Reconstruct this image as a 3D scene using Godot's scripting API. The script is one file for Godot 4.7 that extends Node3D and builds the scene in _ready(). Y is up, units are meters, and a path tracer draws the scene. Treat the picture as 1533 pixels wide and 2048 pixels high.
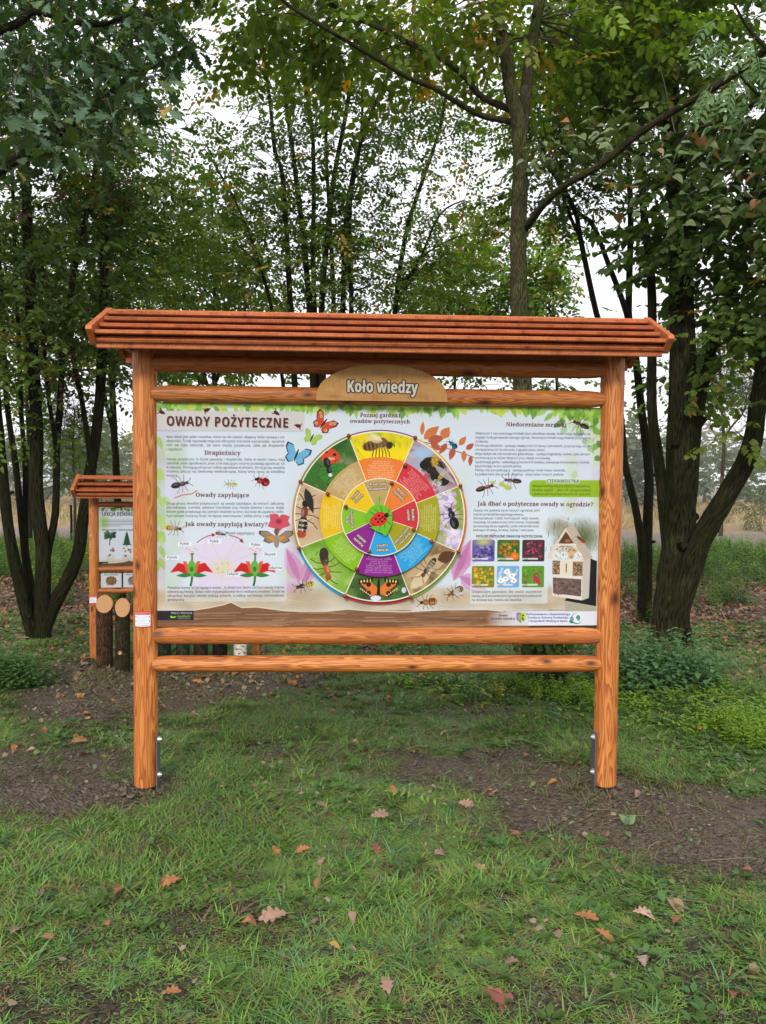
extends Node3D
# An information board about useful insects, built under trees on a wet autumn day.

const F := 1538.0
const EYE := Vector3(0, 1.55, 0)
var cam_basis := Basis.from_euler(Vector3(deg_to_rad(-2.2), 0.0, deg_to_rad(0.5)))
var rng := RandomNumberGenerator.new()
var names := {}
var hills := FastNoiseLite.new()
var lumps := FastNoiseLite.new()
var patches := FastNoiseLite.new()
var ragged := FastNoiseLite.new()
var M := {}


# ---------- the drawing surface for print ----------
class Canvas:
	var im: Image
	var ox := 0.0
	var oy := 0.0
	var s := 1.0
	var skew := 0.0
	var clip := Vector4(0, 0, -1, 0)   # centre x, centre y, from, to (radians); off while from > to is unset
	var clipped := false
	var fonts := {}

	func _init(w: int, h: int, x: float, y: float, scale: float, back := Color.WHITE):
		im = Image.create(w, h, false, Image.FORMAT_RGB8)
		im.fill(back)
		ox = x; oy = y; s = scale

	func map(p: Vector2) -> Vector2:
		return Vector2((p.x - ox) * s, (p.y - oy - (p.x - ox) * skew) * s)

	func blend(x: int, y: int, c: Color, a: float):
		if x < 0 or y < 0 or x >= im.get_width() or y >= im.get_height():
			return
		if clipped:
			var t := atan2(-(y - clip.y), x - clip.x)
			if fposmod(t - clip.z, TAU) > clip.w - clip.z:
				return
		if a >= 0.995:
			im.set_pixel(x, y, c)
		else:
			im.set_pixel(x, y, im.get_pixel(x, y).lerp(c, a))

	func poly(points, c: Color, a := 1.0):
		var q := PackedVector2Array()
		var lo := INF
		var hi := -INF
		var left := INF
		var right := -INF
		for p in points:
			var m := map(p)
			q.append(m)
			lo = minf(lo, m.y); hi = maxf(hi, m.y); left = minf(left, m.x); right = maxf(right, m.x)
		var x0 := clampi(int(floor(left)), 0, im.get_width() - 1)
		var x1 := clampi(int(ceil(right)), 0, im.get_width() - 1)
		if hi < 0 or lo > im.get_height() or right < 0 or left > im.get_width():
			return
		var row := PackedFloat32Array()
		row.resize(x1 - x0 + 2)
		for y in range(maxi(0, int(floor(lo))), mini(im.get_height() - 1, int(ceil(hi))) + 1):
			row.fill(0.0)
			for k in 4:
				var yy := y + (k + 0.5) / 4.0
				var cuts := []
				for i in q.size():
					var u := q[i]
					var v := q[(i + 1) % q.size()]
					if (u.y <= yy) != (v.y <= yy):
						cuts.append(u.x + (yy - u.y) / (v.y - u.y) * (v.x - u.x))
				cuts.sort()
				for i in range(0, cuts.size() - 1, 2):
					var from: float = clampf(cuts[i], x0, x1 + 1)
					var to: float = clampf(cuts[i + 1], x0, x1 + 1)
					var f := int(floor(from))
					var t := int(floor(to))
					if f == t:
						row[f - x0] += (to - from) * 0.25
					else:
						row[f - x0] += (f + 1 - from) * 0.25
						for x in range(f + 1, t):
							row[x - x0] += 0.25
						if t - x0 < row.size():
							row[t - x0] += (to - t) * 0.25
			for x in range(x0, x1 + 1):
				var cover := row[x - x0]
				if cover > 0.004:
					blend(x, y, c, minf(cover, 1.0) * a)

	func ell(x: float, y: float, rx: float, ry: float, c: Color, a := 1.0, turn := 0.0):
		var p := []
		for i in 20:
			p.append(Vector2(x, y) + Vector2(cos(i * TAU / 20) * rx, sin(i * TAU / 20) * ry).rotated(turn))
		poly(p, c, a)

	func rect(x0: float, y0: float, x1: float, y1: float, c: Color, a := 1.0, r := 0.0):
		if r <= 0:
			poly([Vector2(x0, y0), Vector2(x1, y0), Vector2(x1, y1), Vector2(x0, y1)], c, a)
			return
		var p := []
		for k in 4:
			var o := Vector2(x1 - r if k in [0, 1] else x0 + r, y1 - r if k in [0, 3] else y0 + r)
			if k == 0: o = Vector2(x1 - r, y1 - r)
			if k == 1: o = Vector2(x0 + r, y1 - r)
			if k == 2: o = Vector2(x0 + r, y0 + r)
			if k == 3: o = Vector2(x1 - r, y0 + r)
			for j in 5:
				p.append(o + Vector2.from_angle(k * PI / 2 + j * PI / 8) * r)
		poly(p, c, a)

	func line(points, width: float, c: Color, a := 1.0):
		for i in points.size() - 1:
			var u: Vector2 = points[i]
			var v: Vector2 = points[i + 1]
			var n := (v - u).orthogonal().normalized() * width / 2
			var t := (v - u).normalized() * width * 0.2
			poly([u - t + n, v + t + n, v + t - n, u - t - n], c, a)

	func curve(p0: Vector2, p1: Vector2, p2: Vector2, width: float, c: Color, a := 1.0, steps := 6):
		var p := []
		for i in steps + 1:
			var t := float(i) / steps
			p.append(p0.lerp(p1, t).lerp(p1.lerp(p2, t), t))
		line(p, width, c, a)

	func leaf(x: float, y: float, tx: float, ty: float, width: float, c: Color, a := 1.0):
		var u := Vector2(x, y)
		var v := Vector2(tx, ty)
		var n := (v - u).orthogonal().normalized() * width
		var p := []
		for i in 7:
			var t := i / 6.0
			p.append(u.lerp(v, t) + n * sin(pow(t, 0.8) * PI) * 0.5)
		for i in range(5, 0, -1):
			var t := i / 6.0
			p.append(u.lerp(v, t) - n * sin(pow(t, 0.8) * PI) * 0.5)
		poly(p, c, a)

	func soft(x: float, y: float, rx: float, ry: float, c: Color, a := 1.0):
		var m := map(Vector2(x, y))
		var u := rx * s
		var v := ry * s
		for j in range(int(m.y - v), int(m.y + v) + 2):
			for i in range(int(m.x - u), int(m.x + u) + 2):
				var d := Vector2((i - m.x) / u, (j - m.y) / v).length_squared()
				if d < 1.0:
					blend(i, j, c, a * (1.0 - d) * (1.0 - d))

	func face(kind: String) -> RID:
		if not fonts.has(kind):
			var f := SystemFont.new()
			f.font_names = PackedStringArray(["Droid Serif" if kind.begins_with("serif") else "Droid Sans"])
			f.font_weight = 700 if kind.ends_with("bold") else 400
			fonts[kind] = f
		return fonts[kind].get_rids()[0]

	# The glyphs of one line, as a mask: [mask image, left bearing, top from the baseline]
	func run(text: String, px: int, kind: String) -> float:
		var ts := TextServerManager.get_primary_interface()
		var f := face(kind)
		var w := 0.0
		for ch in text:
			var g := ts.font_get_glyph_index(f, px, ch.unicode_at(0), 0)
			w += ts.font_get_glyph_advance(f, px, g).x
		return w

	# text at (x, y) = left end, middle or right end of its baseline; sizes in the canvas's own units; grow thickens the strokes (an outline)
	func text(said: String, x: float, y: float, size: float, c: Color, kind := "sans", align := 0.0, a := 1.0, turn := 0.0, narrow := 1.0, grow := 0.0, spread := 0.0):
		var ts := TextServerManager.get_primary_interface()
		var f := face(kind)
		var px := maxi(8, int(round(size * s * 2.0)))
		var k := size * s / px
		var total := run(said, px, kind) * k * narrow + spread * s * (said.length() - 1)
		var at := map(Vector2(x, y))
		var along := Vector2.RIGHT.rotated(turn)
		var down := Vector2.DOWN.rotated(turn)
		var pen := -total * align
		for ch in said:
			var g := ts.font_get_glyph_index(f, px, ch.unicode_at(0), 0)
			var z := Vector2i(px, 0)
			ts.font_render_glyph(f, z, g)
			var r := ts.font_get_glyph_uv_rect(f, z, g)
			var o := ts.font_get_glyph_offset(f, z, g)
			if r.size.x > 0 and ch != " ":
				var atlas := ts.font_get_texture_image(f, z, ts.font_get_glyph_texture_idx(f, z, g)).get_region(Rect2i(r))
				# walk the target's pixels inside the glyph's box
				var lo := Vector2(INF, INF)
				var hi := Vector2(-INF, -INF)
				for cx in [0.0, 1.0]:
					for cy in [0.0, 1.0]:
						var q: Vector2 = at + along * (pen + (o.x + r.size.x * cx) * k * narrow) + down * (o.y + r.size.y * cy) * k
						lo = lo.min(q); hi = hi.max(q)
				var g0 := grow * s
				for j in range(int(floor(lo.y - g0)) - 1, int(ceil(hi.y + g0)) + 1):
					for i in range(int(floor(lo.x - g0)) - 1, int(ceil(hi.x + g0)) + 1):
						var best := 0.0
						var tries := 8 if grow > 0.0 else 1
						for w in tries:
							var shift := Vector2.from_angle(w * TAU / 8) * g0 if grow > 0.0 else Vector2.ZERO
							var sum := 0.0
							for sx in [0.25, 0.75]:
								for sy in [0.25, 0.75]:
									var d := Vector2(i + sx, j + sy) + shift - at
									var gx := int(floor((d.dot(along) - pen) / (k * narrow) - o.x))
									var gy := int(floor(d.dot(down) / k - o.y))
									if gx >= 0 and gy >= 0 and gx < atlas.get_width() and gy < atlas.get_height():
										sum += atlas.get_pixel(gx, gy).a
							best = maxf(best, sum / 4.0)
						if best > 0.02:
							blend(i, j, c, best * a)
			pen += ts.font_get_glyph_advance(f, px, g).x * k * narrow + spread * s

	# lines set to the full width, as in the print
	func para(lines: Array, x: float, y: float, width: float, size: float, step: float, c: Color, kind := "sans", a := 1.0, last_short := true):
		for n in lines.size():
			var words: PackedStringArray = lines[n].split(" ")
			var px := 40
			var k := size / px
			var w := 0.0
			for word in words:
				w += run(word, px, kind) * k
			var gap := run(" ", px, kind) * k
			var narrow := 1.0
			if words.size() > 1 and not (last_short and n == lines.size() - 1) and not lines[n].ends_with("~"):
				gap = (width - w) / (words.size() - 1)
				if gap < size * 0.14:
					narrow = (width - size * 0.16 * (words.size() - 1)) / w
					gap = size * 0.16
			elif w + gap * (words.size() - 1) > width:
				narrow = width / (w + gap * (words.size() - 1))
				gap *= narrow
			var pen := x
			for word in words:
				text(word.trim_suffix("~"), pen, y + n * step, size, c, kind, 0.0, a, 0.0, narrow)
				pen += run(word.trim_suffix("~"), px, kind) * k * narrow + gap

	func done() -> ImageTexture:
		return ImageTexture.create_from_image(im)


# ---------- places ----------
func ray(px: float, py: float) -> Vector3:
	return cam_basis * Vector3((px - 766.5) / F, -(py - 1024.0) / F, -1.0)


func at(px: float, py: float, d: float) -> Vector3:
	return EYE + ray(px, py) * d


func ground_y(x: float, z: float) -> float:
	var far := clampf((-z - 12.0) / 20.0, 0.0, 1.0)
	var y := hills.get_noise_2d(x, z) * 0.05 * (1.0 + far)
	var near := clampf((9.0 + z) / 3.0, 0.0, 1.0)
	if near > 0.0 and absf(x) < 9.0:
		y += lumps.get_noise_2d(x, z) * (0.010 + 0.022 * soil(x, z)) * near
	return y


func foot(px: float, py: float) -> Vector3:
	var r := ray(px, py)
	var p := EYE + r * (EYE.y / -r.y)
	for i in 3:
		p = EYE + r * ((EYE.y - ground_y(p.x, p.z)) / -r.y)
	return p


# bare, trodden earth: patches traced where the photograph has them; 0 grass .. 1 earth
var soil_spots := []
func soil(x: float, z: float) -> float:
	var v := patches.get_noise_2d(x, z) * 0.45 - 0.20
	v += 0.42 * ragged.get_noise_2d(x, z)
	for q in soil_spots:
		var d: float = Vector2((x - q[0]) / q[2], (z - q[1]) / q[3]).length_squared()
		if d < 4.0:
			v += q[4] * exp(-d * 1.3)
	return clampf(v, 0.0, 1.0)


func soil_spot(px: float, py: float, wide: float, deep: float, much: float):
	var r := ray(px, py)
	var p := EYE + r * (EYE.y / -r.y)
	soil_spots.append([p.x, p.z, wide, deep, much])


# ---------- objects ----------
func numbered(called: String) -> String:
	var n: int = names.get(called, 0)
	names[called] = n + 1
	return called if n == 0 else "%s_%03d" % [called, n]


func tag(o: Node3D, label: String, category := "", group := "", kind := "") -> Node3D:
	if label: o.set_meta("label", label)
	if category: o.set_meta("category", category)
	if group: o.set_meta("group", group)
	if kind: o.set_meta("kind", kind)
	return o


func thing(called: String, where: Vector3, label: String, category: String, group := "", turn := 0.0) -> Node3D:
	var o := Node3D.new()
	o.name = numbered(called)
	add_child(o)
	o.position = where
	o.rotation.y = turn
	return tag(o, label, category, group)


func obj(called: String, mesh: Mesh, mat: Material, parent: Node = null) -> MeshInstance3D:
	var o := MeshInstance3D.new()
	o.mesh = mesh
	o.material_override = mat
	if parent == null:
		o.name = numbered(called)
		add_child(o)
	else:
		var key := str(parent.get_instance_id()) + called
		var n: int = names.get(key, 0)
		names[key] = n + 1
		o.name = called if n == 0 else "%s_%03d" % [called, n]
		parent.add_child(o)
	return o


func start() -> SurfaceTool:
	var st := SurfaceTool.new()
	st.begin(Mesh.PRIMITIVE_TRIANGLES)
	return st


func lin(r: float, g: float, b: float) -> Color:
	return Color(r / 255.0, g / 255.0, b / 255.0).srgb_to_linear()


func srgb(r: float, g: float, b: float) -> Color:
	return Color(r / 255.0, g / 255.0, b / 255.0)


# one triangle, wound clockwise as seen from where its normals point: corners are [place, normal, uv]
func tri(st: SurfaceTool, a: Array, b: Array, c: Array, tint := Color.WHITE):
	var n: Vector3 = a[1] + b[1] + c[1]
	var turned: bool = (b[0] - a[0]).cross(c[0] - a[0]).dot(n) > 0.0
	for q in ([a, c, b] if turned else [a, b, c]):
		st.set_color(tint)
		st.set_normal(q[1])
		st.set_uv(q[2])
		st.add_vertex(q[0])


# a flat triangle or fan without thickness (leaves, blades), its normal from its corners
func flat(st: SurfaceTool, pts: Array, tint := Color.WHITE):
	for i in range(1, pts.size() - 1):
		var n: Vector3 = -(pts[i] - pts[0]).cross(pts[i + 1] - pts[0]).normalized()
		for p in [pts[0], pts[i], pts[i + 1]]:
			st.set_color(tint)
			st.set_normal(n)
			st.set_uv(Vector2(p.x, p.z))
			st.add_vertex(p)
# a tube along points, with a radius at each; u runs round, v along in metres times v_scale
func tube(st: SurfaceTool, pts: Array, radii: Array, sides := 8, cap := false, wobble := 0.0, tint := Color.WHITE, v_scale := 1.0, v_from := 0.0, u_from := 0.0):
	var rings := []
	var up := Vector3(0.31, 0.1, 0.95)
	var v := v_from
	for i in pts.size():
		var t: Vector3 = (pts[mini(i + 1, pts.size() - 1)] - pts[maxi(i - 1, 0)]).normalized()
		var a := (up - t * up.dot(t)).normalized()
		var b := t.cross(a)
		up = a
		if i > 0:
			v += pts[i].distance_to(pts[i - 1]) * v_scale
		var ring := []
		for k in sides + 1:
			var w := TAU * (k % sides) / sides
			var n := a * cos(w) + b * sin(w)
			var r: float = radii[i]
			if wobble > 0.0:
				r *= 1.0 + wobble * lumps.get_noise_3d(pts[i].x * 3 + cos(w) * 2.0 + 50.0 * radii[0], pts[i].y * 3 + pts[i].z, sin(w) * 2.0)
			ring.append([pts[i] + n * r, n, Vector2(u_from + float(k) / sides, v)])
		rings.append(ring)
	for i in pts.size() - 1:
		for k in sides:
			var q := [rings[i][k], rings[i][k + 1], rings[i + 1][k + 1], rings[i + 1][k]]
			var shade := tint
			if wobble >= 0.1:   # moss and lichen
				var o: Vector3 = q[0][0]
				var m := ragged.get_noise_3d(o.x * 1.6, o.y * 0.7, o.z * 1.6)
				shade = tint.lerp(Color(0.80, 1.30, 0.45), clampf(m * 1.4 + 0.25, 0.0, 0.8)) * (1.0 + 0.5 * ragged.get_noise_3d(o.x * 4.0, o.y * 2.0 + 30.0, o.z * 4.0))
			tri(st, q[0], q[1], q[2], shade)
			tri(st, q[0], q[2], q[3], shade)
	if cap:
		for e in [0, pts.size() - 1]:
			var n: Vector3 = (pts[e] - pts[1 if e == 0 else e - 1]).normalized()
			for k in sides:
				var c := []
				for p in [pts[e], rings[e][k][0], rings[e][k + 1][0]]:
					var d: Vector3 = p - pts[e]
					c.append([p, n, Vector2(u_from + 0.5 + (d.x + d.z) * 2.0, v_from + d.y * 2.0 + 0.1)])
				tri(st, c[0], c[1], c[2], tint)


# points spread along a bent line, with radii to match
func smooth_line(pts: Array, radii: Array, per := 4) -> Array:
	var p := []
	var r := []
	for i in pts.size() - 1:
		var p0: Vector3 = pts[maxi(i - 1, 0)]
		var p1: Vector3 = pts[i]
		var p2: Vector3 = pts[i + 1]
		var p3: Vector3 = pts[mini(i + 2, pts.size() - 1)]
		for k in per:
			var t := float(k) / per
			p.append(p1.cubic_interpolate(p2, p0, p3, t))
			r.append(lerpf(radii[i], radii[i + 1], t))
	p.append(pts[-1])
	r.append(radii[-1])
	return [p, r]


# a box with chamfered long edges: size along its own axes; uv: u across, v along the longest side in metres
func plank(st: SurfaceTool, t: Transform3D, size: Vector3, chamfer := 0.004, uv_from := Vector2.ZERO):
	var h := size / 2
	var c := minf(chamfer, minf(h.y, h.z) * 0.6)
	var ring := [Vector2(h.y - c, h.z), Vector2(h.y, h.z - c), Vector2(h.y, -h.z + c), Vector2(h.y - c, -h.z), Vector2(-h.y + c, -h.z), Vector2(-h.y, -h.z + c), Vector2(-h.y, h.z - c), Vector2(-h.y + c, h.z)]
	for i in 8:
		var a: Vector2 = ring[i]
		var b: Vector2 = ring[(i + 1) % 8]
		var n := Vector2(b.y - a.y, a.x - b.x).normalized()
		n = n if n.dot(a + b) > 0 else -n
		var q := [Vector3(-h.x, a.x, a.y), Vector3(h.x, a.x, a.y), Vector3(h.x, b.x, b.y), Vector3(-h.x, b.x, b.y)]
		var uv := [Vector2(0, 0), Vector2(size.x, 0), Vector2(size.x, a.distance_to(b)), Vector2(0, a.distance_to(b))]
		var c4 := []
		for j in 4:
			c4.append([t * q[j], (t.basis * Vector3(0, n.x, n.y)).normalized(), uv_from + Vector2(uv[j].y + i * 0.11, uv[j].x)])
		tri(st, c4[0], c4[1], c4[2])
		tri(st, c4[0], c4[2], c4[3])
	for e in [-1.0, 1.0]:
		for i in range(1, 7):
			var c3 := []
			for p in [ring[0], ring[i], ring[i + 1]]:
				c3.append([t * Vector3(e * h.x, p.x, p.y), (t.basis * Vector3(e, 0, 0)).normalized(), uv_from + Vector2(p.x, p.y * 0.3)])
			tri(st, c3[0], c3[1], c3[2])


# a flat outline given thickness, standing in the x-y plane from z0 to z1 (faces +z); uv by its own box
func slab(st: SurfaceTool, outline: PackedVector2Array, z0: float, z1: float, uv_rect: Rect2, t := Transform3D(), sides := true):
	if Geometry2D.is_polygon_clockwise(outline):
		outline.reverse()
	var idx := Geometry2D.triangulate_polygon(outline)
	for i in range(0, idx.size(), 3):
		for f in [[z1, 1.0], [z0, -1.0]]:
			var c3 := []
			for k in 3:
				var p := outline[idx[i + k]]
				c3.append([t * Vector3(p.x, p.y, f[0]), (t.basis * Vector3(0, 0, f[1])).normalized(), Vector2((p.x - uv_rect.position.x) / uv_rect.size.x, 1.0 - (p.y - uv_rect.position.y) / uv_rect.size.y)])
			tri(st, c3[0], c3[1], c3[2])
	if not sides:
		return
	for i in outline.size():
		var a := outline[i]
		var b := outline[(i + 1) % outline.size()]
		var n := Vector3(b.y - a.y, a.x - b.x, 0).normalized()
		var q := [Vector3(a.x, a.y, z1), Vector3(b.x, b.y, z1), Vector3(b.x, b.y, z0), Vector3(a.x, a.y, z0)]
		var c4 := []
		for j in 4:
			c4.append([t * q[j], (t.basis * n).normalized(), Vector2((q[j].x - uv_rect.position.x) / uv_rect.size.x, 1.0 - (q[j].y - uv_rect.position.y) / uv_rect.size.y)])
		tri(st, c4[0], c4[1], c4[2])
		tri(st, c4[0], c4[2], c4[3])


func disc(radius: float, n := 64) -> PackedVector2Array:
	var p := PackedVector2Array()
	for i in n:
		p.append(Vector2.from_angle(TAU * i / n) * radius)
	return p


func copies(called: String, mesh: Mesh, mat: Material, places: Array, colors: Array, parent: Node = null, stuff := true) -> MultiMeshInstance3D:
	var mm := MultiMesh.new()
	mm.transform_format = MultiMesh.TRANSFORM_3D
	mm.use_colors = true
	mm.mesh = mesh
	mm.instance_count = places.size()
	for i in places.size():
		mm.set_instance_transform(i, places[i])
		mm.set_instance_color(i, colors[i])
	var o := MultiMeshInstance3D.new()
	o.multimesh = mm
	o.material_override = mat
	if parent == null:
		o.name = numbered(called)
		add_child(o)
	else:
		var key := str(parent.get_instance_id()) + called
		var n: int = names.get(key, 0)
		names[key] = n + 1
		o.name = called if n == 0 else "%s_%03d" % [called, n]
		parent.add_child(o)
	if stuff:
		o.set_meta("kind", "stuff")
	return o


# ---------- materials ----------
func matte(c: Color, rough := 0.8, tex: Texture2D = null) -> StandardMaterial3D:
	var m := StandardMaterial3D.new()
	m.albedo_color = c
	m.roughness = rough
	m.metallic_specular = 0.3
	m.albedo_texture = tex
	return m


func leafy(rough := 0.5, through := Color(0.75, 0.8, 0.25)) -> StandardMaterial3D:
	var m := matte(Color.WHITE, rough)
	m.vertex_color_use_as_albedo = true
	m.backlight_enabled = true
	m.backlight = through
	m.metallic_specular = 0.28
	return m


# stained log: contour lines where the round of the log cuts its year rings, with knots
func log_texture(seed_: int, light: Color, mid: Color, dark: Color, w := 256, h := 1024) -> ImageTexture:
	var n := FastNoiseLite.new()
	n.seed = seed_
	n.frequency = 1.0
	n.fractal_octaves = 2
	var fine := FastNoiseLite.new()
	fine.seed = seed_ + 5
	fine.frequency = 1.0
	var r := RandomNumberGenerator.new()
	r.seed = seed_
	var knots := []
	for i in 7:
		knots.append([r.randf() * TAU, r.randf() * 2.4, r.randf_range(0.8, 2.2), r.randf_range(0.05, 0.09)])
	var im := Image.create(w, h, false, Image.FORMAT_RGB8)
	for y in h:
		var z := 2.4 * y / h
		for x in w:
			var a := TAU * x / w
			var cx := cos(a)
			var sx := sin(a)
			var zz := absf(z - 1.2)   # the map mirrors end to end so that it joins
			var v := n.get_noise_3d(cx * 0.75, sx * 0.75, zz * 0.75) * 4.6 + n.get_noise_3d(cx * 2.0 + 9.0, sx * 2.0, zz * 4.0) * 0.7
			var dark_knot := 0.0
			for k in knots:
				var da: float = wrapf(a - k[0], -PI, PI) * 0.06 / k[3]
				var dz: float = (z - k[1]) / (k[3] * 1.5)
				var d := da * da + dz * dz
				if d < 9.0:
					v += k[2] * exp(-d)
					dark_knot = maxf(dark_knot, exp(-d * 14.0))
			var f: float = v - floor(v)
			var late := smoothstep(0.25, 0.86, f) * (1.0 - smoothstep(0.93, 1.0, f))
			var g := fine.get_noise_3d(cx * 9.0, sx * 9.0, z * 3.0) * 0.5 + fine.get_noise_3d(cx * 30.0, sx * 30.0, z * 8.0) * 0.25
			var tone := n.get_noise_3d(cx * 0.7, sx * 0.7 + 20.0, zz * 0.8)
			var c := light.lerp(mid, clampf(0.5 + tone * 0.9 + g * 0.5, 0.0, 1.0)).lerp(dark, late * 0.72)
			c = c.lerp(dark * 0.55, dark_knot)
			im.set_pixel(x, y, c)
	return ImageTexture.create_from_image(im)


func plank_texture(seed_: int, light: Color, mid: Color, dark: Color, w := 96, h := 1024) -> ImageTexture:
	var n := FastNoiseLite.new()
	n.seed = seed_
	n.frequency = 1.0
	var im := Image.create(w, h, false, Image.FORMAT_RGB8)
	for y in h:
		for x in w:
			var v := n.get_noise_2d(x * 0.02, y * 0.004) * 8.0
			var f: float = v - floor(v)
			var streak := n.get_noise_2d(x * 0.35, y * 0.006 + 40.0)
			var stain := n.get_noise_2d(x * 0.01 + 90.0, y * 0.009)
			var c := light.lerp(mid, clampf(0.5 + streak * 0.8 + stain * 0.5, 0.0, 1.0)).lerp(dark, smoothstep(0.6, 0.95, f) * 0.35 + maxf(0.0, stain - 0.25) * 1.1)
			im.set_pixel(x, y, c)
	return ImageTexture.create_from_image(im)


func noise_texture(seed_: int, w: int, h: int, fx: float, fy: float, colors: Array, octaves := 4, gain := 0.5) -> ImageTexture:
	var n := FastNoiseLite.new()
	n.seed = seed_
	n.frequency = 1.0
	n.fractal_octaves = octaves
	n.fractal_gain = gain
	var im := Image.create(w, h, false, Image.FORMAT_RGB8)
	for y in h:
		var b := TAU * y / h
		for x in w:
			var a := TAU * x / w
			var v: float = clampf(0.5 + 0.85 * n.get_noise_3d(cos(a) * fx, sin(a) * fx + cos(b) * fy, sin(b) * fy + 7.0), 0.0, 0.999) * (colors.size() - 1)
			im.set_pixel(x, y, colors[int(v)].lerp(colors[int(v) + 1], v - int(v)))
	return ImageTexture.create_from_image(im)


func materials():
	var light := srgb(208, 140, 76)
	var mid := srgb(176, 102, 46)
	var dark := srgb(134, 68, 28)
	var wood := func(seed_: int, k: float) -> StandardMaterial3D:
		var m := matte(Color(k, k, k), 0.5, log_texture(seed_, light, mid, dark))
		m.metallic_specular = 0.4
		return m
	M.log_a = wood.call(3, 1.0)
	M.log_b = wood.call(14, 1.0)
	M.log_c = wood.call(25, 0.9)
	M.log_d = wood.call(36, 1.0)
	M.roof_wood = matte(Color.WHITE, 0.5, plank_texture(5, srgb(190, 114, 70), srgb(166, 90, 50), srgb(98, 48, 28)))
	M.roof_wood_b = matte(Color.WHITE, 0.5, plank_texture(8, srgb(178, 104, 62), srgb(150, 80, 46), srgb(88, 44, 26)))
	M.roof_wood_c = M.roof_wood.duplicate()
	M.roof_wood_c.albedo_color = Color(0.86, 0.84, 0.82)
	M.knob_wood = matte(srgb(160, 84, 48), 0.45)
	M.steel = matte(srgb(112, 108, 116), 0.5)
	M.steel.metallic = 0.6
	M.zinc = matte(srgb(190, 194, 200), 0.35)
	M.zinc.metallic = 0.7
	M.leaf_paint = matte(srgb(104, 186, 44), 0.4)
	for k in [["print_panel", paint_panel()], ["print_rim", paint_rim()], ["print_photos", paint_photo_disc()], ["print_text", paint_text_disc()], ["print_names", paint_name_disc()], ["print_hub", paint_hub()], ["print_sign", paint_name_sign()], ["print_trees", paint_tree_lesson()], ["print_bark_brown", paint_bark_card(srgb(130, 96, 60))], ["print_bark_grey", paint_bark_card(srgb(126, 116, 112))]]:
		M[k[0]] = matte(Color(0.87, 0.88, 0.89), 0.5, k[1])
		M[k[0]].metallic_specular = 0.25
		M[k[0]].texture_repeat = false
	var barks := noise_texture(2, 256, 256, 3.0, 1.2, [srgb(60, 60, 54), srgb(150, 150, 138), srgb(190, 186, 170), srgb(255, 250, 230)])
	var ridges := noise_texture(4, 256, 256, 6.0, 1.6, [Color(0, 0, 0), Color(0.5, 0.5, 0.5), Color.WHITE])
	var bark := func(c: Color, scale: float, relief: float) -> StandardMaterial3D:
		var m := matte(c.linear_to_srgb(), 0.85, barks)
		m.uv1_scale = Vector3(2, scale, 1)
		m.metallic_specular = 0.15
		m.vertex_color_use_as_albedo = true
		m.heightmap_enabled = true
		m.heightmap_texture = ridges
		m.heightmap_scale = relief
		return m
	M.bark_dark = bark.call(Color(0.070, 0.067, 0.042), 1.1, 1.8)
	M.bark_grey = bark.call(Color(0.135, 0.125, 0.082), 2.6, 0.35)
	M.bark_pale = bark.call(Color(0.20, 0.17, 0.13), 1.0, 0.8)
	M.twig = matte(Color(0.075, 0.065, 0.045).linear_to_srgb(), 0.85)
	M.sample_bark = bark.call(Color(1, 1, 1), 2.0, 1.4)
	M.sample_bark.vertex_color_use_as_albedo = true
	M.birch_bark = matte(Color(0.62, 0.60, 0.54).linear_to_srgb(), 0.7, noise_texture(9, 128, 128, 1.2, 5.0, [srgb(40, 38, 36), srgb(210, 208, 200), srgb(255, 255, 250), srgb(255, 255, 250)]))
	var rings := Image.create(128, 128, false, Image.FORMAT_RGB8)
	for y in 128:
		for x in 128:
			var d := Vector2(x - 60, y - 66).length()
			var v := 0.5 + 0.5 * sin(d * 1.1 + 1.5 * patches.get_noise_2d(x * 0.3, y * 0.3))
			var c := srgb(186, 142, 100).lerp(srgb(150, 106, 70), v * 0.5)
			c = c.lerp(srgb(170, 112, 66), smoothstep(54.0, 62.0, d) * 0.7 + exp(-d * 0.5) * 0.5)
			rings.set_pixel(x, y, c)
	M.cut_face = matte(Color.WHITE, 0.7, ImageTexture.create_from_image(rings))
	M.leaves = leafy(0.5, Color(0.9, 0.95, 0.3))
	M.big_leaves = leafy(0.5, Color(0.6, 0.65, 0.22))
	M.blades = leafy(0.45, Color(0.6, 0.65, 0.18))
	M.tussock = leafy(0.5, Color(0.5, 0.55, 0.15))
	M.litter = leafy(0.6, Color(0.2, 0.12, 0.05))
	M.crumb = matte(Color.WHITE, 0.6)
	M.crumb.vertex_color_use_as_albedo = true
	M.earth = matte(Color.WHITE, 0.58, noise_texture(12, 512, 512, 5.0, 5.0, [srgb(120, 112, 104), srgb(220, 214, 208), srgb(255, 250, 244)], 5, 0.62))
	M.earth.vertex_color_use_as_albedo = true
	M.earth.uv1_triplanar = true
	M.earth.uv1_world_triplanar = true
	M.earth.uv1_scale = Vector3.ONE * 0.9
	M.earth.heightmap_enabled = true
	M.earth.heightmap_texture = noise_texture(13, 512, 512, 7.0, 7.0, [Color(0, 0, 0), Color(0.55, 0.55, 0.55), Color.WHITE], 5, 0.6)
	M.earth.heightmap_scale = 3.0


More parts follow.
